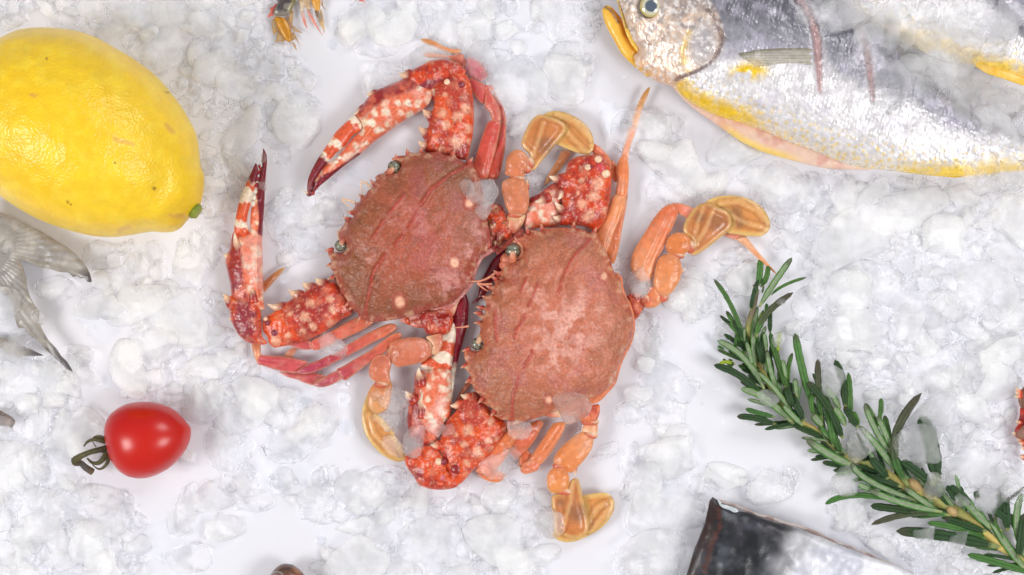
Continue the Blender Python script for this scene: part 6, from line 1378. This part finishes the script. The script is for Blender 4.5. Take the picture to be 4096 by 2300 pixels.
# tail pieces
for (X, Y, r, h, kd, lab) in ((*FP([(30, 600)])[0], 20, 26, 'wet', 'wet ice patch over the root of the forked tail'), (*FP([(120, 790)])[0], 17, 26, 'clear', 'clear ice chip on the lower lobe of the forked tail'), (*FP([(215, 680)])[0], 9, 26, 'clear', 'ice bit on the edge of the lower tail lobe'),
                             (*FP([(60, 890)])[0], 15, 22, 'clear', 'crusty ice bit on the thin tail lobe'), (*FP([(20, 1350)])[0], 14, 20, 'wet', 'ice lump below the brown fin tip at the left edge'), (*FP([(40, 250)])[0], 9, 26, 'clear', 'clear ice bit on the upper tail fin')):
    chunk(X, Y, r, kd, lab, None, h=rest_h(X, Y, r) + r * .1, flat=.3)
# ---- ice lying on the fish
fr_ = random.Random(8)
FI_ = [(3330, 60, 30, 62, 'frosted flat ice slab at the top between the two fish'), (3250, 30, 22, 60, 'crusty ice slab left of the frosted one between the fish'), (3420, 50, 24, 64, 'amber tinted ice lump over the second fish flank'), (3510, 110, 32, 70, 'large grey ice boulder between the two fish'), (3480, 160, 20, 66, 'smooth ice lump at the lower left of the grey boulder'),
       (3600, 130, 26, 62, 'ice lump right of the grey boulder'), (3450, 225, 20, 58, 'ice lump covering the top of the second knife cut'), (3530, 225, 20, 58, 'flat ice lump right of the second knife cut'), (3580, 360, 31, 64, 'big round ice lump on the middle of the fish flank'), (3560, 400, 16, 60, 'lower tip of the big round ice lump on the fish'),
       (3680, 190, 26, 66, 'ice lump on the dark seam below the yellow patch'), (3780, 160, 28, 74, 'honey tinted ice slab on the second fish belly'), (3860, 100, 30, 80, 'white ice lump on the second fish flank'), (3960, 90, 32, 84, 'tall clear ice lump near the top right corner'), (3980, 160, 24, 80, 'pale ice lump under the tall one near the corner'),
       (3850, 220, 24, 70, 'wet ice slab over the yellow belly of the second fish'), (3640, 270, 16, 60, 'small clear ice lump in the dark seam'), (3720, 290, 26, 60, 'bubbly ice lump in the dark seam'), (3800, 310, 28, 60, 'rough ice lump below the yellow belly'), (3880, 330, 26, 60, 'white rough ice lump right of the rough one'),
       (3730, 370, 20, 56, 'oblong ice chip on the grey fish back'), (3800, 395, 15, 54, 'round glassy ice bead on the grey fish back'), (3870, 390, 24, 56, 'glassy ice lump on the grey fish back'), (3960, 400, 32, 60, 'wide pale ice lump at the right over the fish back'), (4050, 420, 30, 60, 'pale ice lump at the right edge over the fish back'),
       (4000, 500, 22, 50, 'dark grey ice lump near the fish tail root'), (4030, 585, 20, 46, 'clear ice lump on the fish tail root'), (3760, 230, 20, 66, 'yellowish ice lump on the seam of the two fish'), (3930, 480, 16, 50, 'small grey ice lump on the fish back'),
       (4050, 60, 24, 84, 'ice lump in the top right corner'), (3920, 690, 22, 30, 'amber tinted ice lump on the yellow tail belly'), (4060, 700, 22, 30, 'honey tinted ice lump right of the tail belly'), (3550, 40, 24, 74, 'ice lump at the top edge over the second fish'), (3700, 60, 18, 76, 'small clear ice lump on the second fish flank'),
       (3680, 335, 13, 56, 'curled clear ice chip right of the big round lump'), (3840, 450, 13, 52, 'dark glassy ice chip on the lateral line')]
for (X, Y, r, h, lab) in FI_:
    chunk(X, Y, r * .9, 'clear' if fr_.random() < .55 else 'wet', lab, None, h=rest_h(X, Y, r) + r * .16, asp=fr_.uniform(.85, 1.2), flat=.34)
# ---- drops of melt water on the board
drops = FD([(490, 890), (815, 1120), (1150, 1090), (1180, 1330), (1015, 1380), (1130, 930)]) + FA([(395, 170), (555, 1280), (400, 1380), (1975, 930), (1290, 1000)]) + FB([(500, 570), (630, 1230)]) + FP([(405, 200), (632, 1062), (372, 614)]) + FF([(340, 490), (1105, 240), (1290, 640), (1590, 860), (1500, 230)]) + FI([(1080, 1235), (685, 190)]) \
    + FW([(995, 1235), (806, 1358), (865, 1075), (1768, 545)]) + FR([(1760, 400), (1690, 920), (540, 200)])[:2] + FS([(1840, 80)]) + FH([(1195, 345)])
rad = [9.5, 7, 8, 9, 6, 9, 6, 6, 5, 8, 7, 5, 4, 7, 8, 3, 8, 4, 10, 4, 3.5, 3, 4, 5, 6, 7, 6, 5, 5, 5, 4]
bm = bmesh.new(); bmesh.ops.create_icosphere(bm, subdivisions=3, radius=1)
DV = np.array([v.co[:] for v in bm.verts]); DF = [[v.index for v in f.verts] for f in bm.faces]; bm.free()
DV[:, 2] = np.where(DV[:, 2] < 0, DV[:, 2] * .05, DV[:, 2])
dm = shared(DV, DF, 'water_drop', WATER)
for i, (X, Y) in enumerate(drops):
    if hits(X, Y, 4): continue
    o = bpy.data.objects.new('water_drop', dm); SC.collection.objects.link(o); r = rad[i % len(rad)]
    o.location = P(X, Y, .15); o.scale = (r, r * ice_rng.uniform(.85, 1.1), r * .3); o.rotation_euler = (0, 0, ice_rng.uniform(0, 3))
    pl_ = ('top' if Y < 700 else 'bottom' if Y > 1500 else 'middle') + ' ' + ('left' if X < 1000 else 'right' if X > 2300 else 'centre')
    tag(o, f"{'large' if r > 7.5 else 'small' if r < 5 else 'middling'} round drop of melt water on the bare board, {pl_} of the photo", 'water drop', 'melt water drops on the board')

same = {}
for o in SC.objects:
    if o.name.startswith(('ice_chunk', 'water_drop')): same.setdefault(o['label'], []).append(o)
for lb, os_ in same.items():
    if len(os_) > 1:
        dx = max(o.location.x for o in os_) - min(o.location.x for o in os_); dy = max(o.location.y for o in os_) - min(o.location.y for o in os_)
        os_.sort(key=(lambda o: o.location.x) if dx > dy else (lambda o: -o.location.y))
        nm = ['leftmost', 'rightmost'] if dx > dy else ['upper', 'lower']
        if len(os_) > 2: nm = [nm[0]] + ['second', 'third', 'fourth', 'fifth', 'sixth'][:len(os_) - 2] + [nm[1]] if dx > dy else ['topmost'] + ['second', 'third', 'fourth', 'fifth', 'sixth'][:len(os_) - 2] + ['lowest']
        for o, q in zip(os_, nm): o['label'] = (q + ' ' + lb).replace('second ', 'second ')

# ---- thin puddles of melt water between the lumps
pd = random.Random(31)
names = ['left of the tomato drift', 'under the red walking legs', 'right of the tomato', 'left of the rosemary tip', 'right of the orange crab', 'below the upper pincer', 'under the fish throat', 'near the bottom edge left of centre', 'beside the long orange leg', 'below the forked tail']
for (X, Y, r), nm in zip(((640, 1010, 40), (760, 960, 42), (700, 1180, 55), (1800, 860, 34), (1660, 920, 34), (880, 430, 40), (1560, 300, 36), (420, 1360, 44), (1700, 620, 40), (250, 820, 34)), names):
    X, Y = FW([(X, Y)])[0]
    pts = [(X + math.cos(a * .524) * r * 4 * .5 * pd.uniform(.6, 1.3) * 1.3, Y + math.sin(a * .524) * r * 4 * .5 * pd.uniform(.6, 1.2)) for a in range(12)]
    o = inflate('melt_puddle', pts, WATER, None, z0=.35 + .12 * pd.random(), k=.12, kb=0, step=2.2, cap=8, keep=False)
    tag(o, 'thin clear puddle of melt water ' + nm, 'puddle')
VV = []; FF2 = []; off = 0; DFa = np.array(DF); V2_, F2_ = I2; V2_ = V2_.copy(); V2_[:, 2] = np.where(V2_[:, 2] < 0, V2_[:, 2] * .05, V2_[:, 2])
for i in range(420):
    X, Y = pd.uniform(20, 4080), pd.uniform(20, 2280); r = pd.uniform(.5, 1.9)
    if hits(X, Y, 4): continue
    c = P(X, Y, .15); VV.append(V2_ * np.array([r, r, r * .4]) * K + np.array(c[:])); FF2.append(F2_ + off); off += len(V2_)
me = mesh_from('fine_droplets', np.concatenate(VV), np.concatenate(FF2)); tag(new_obj('fine_droplets', me, WATER), 'tiny water droplets sprinkled over the white board', 'droplets', None, 'stuff')
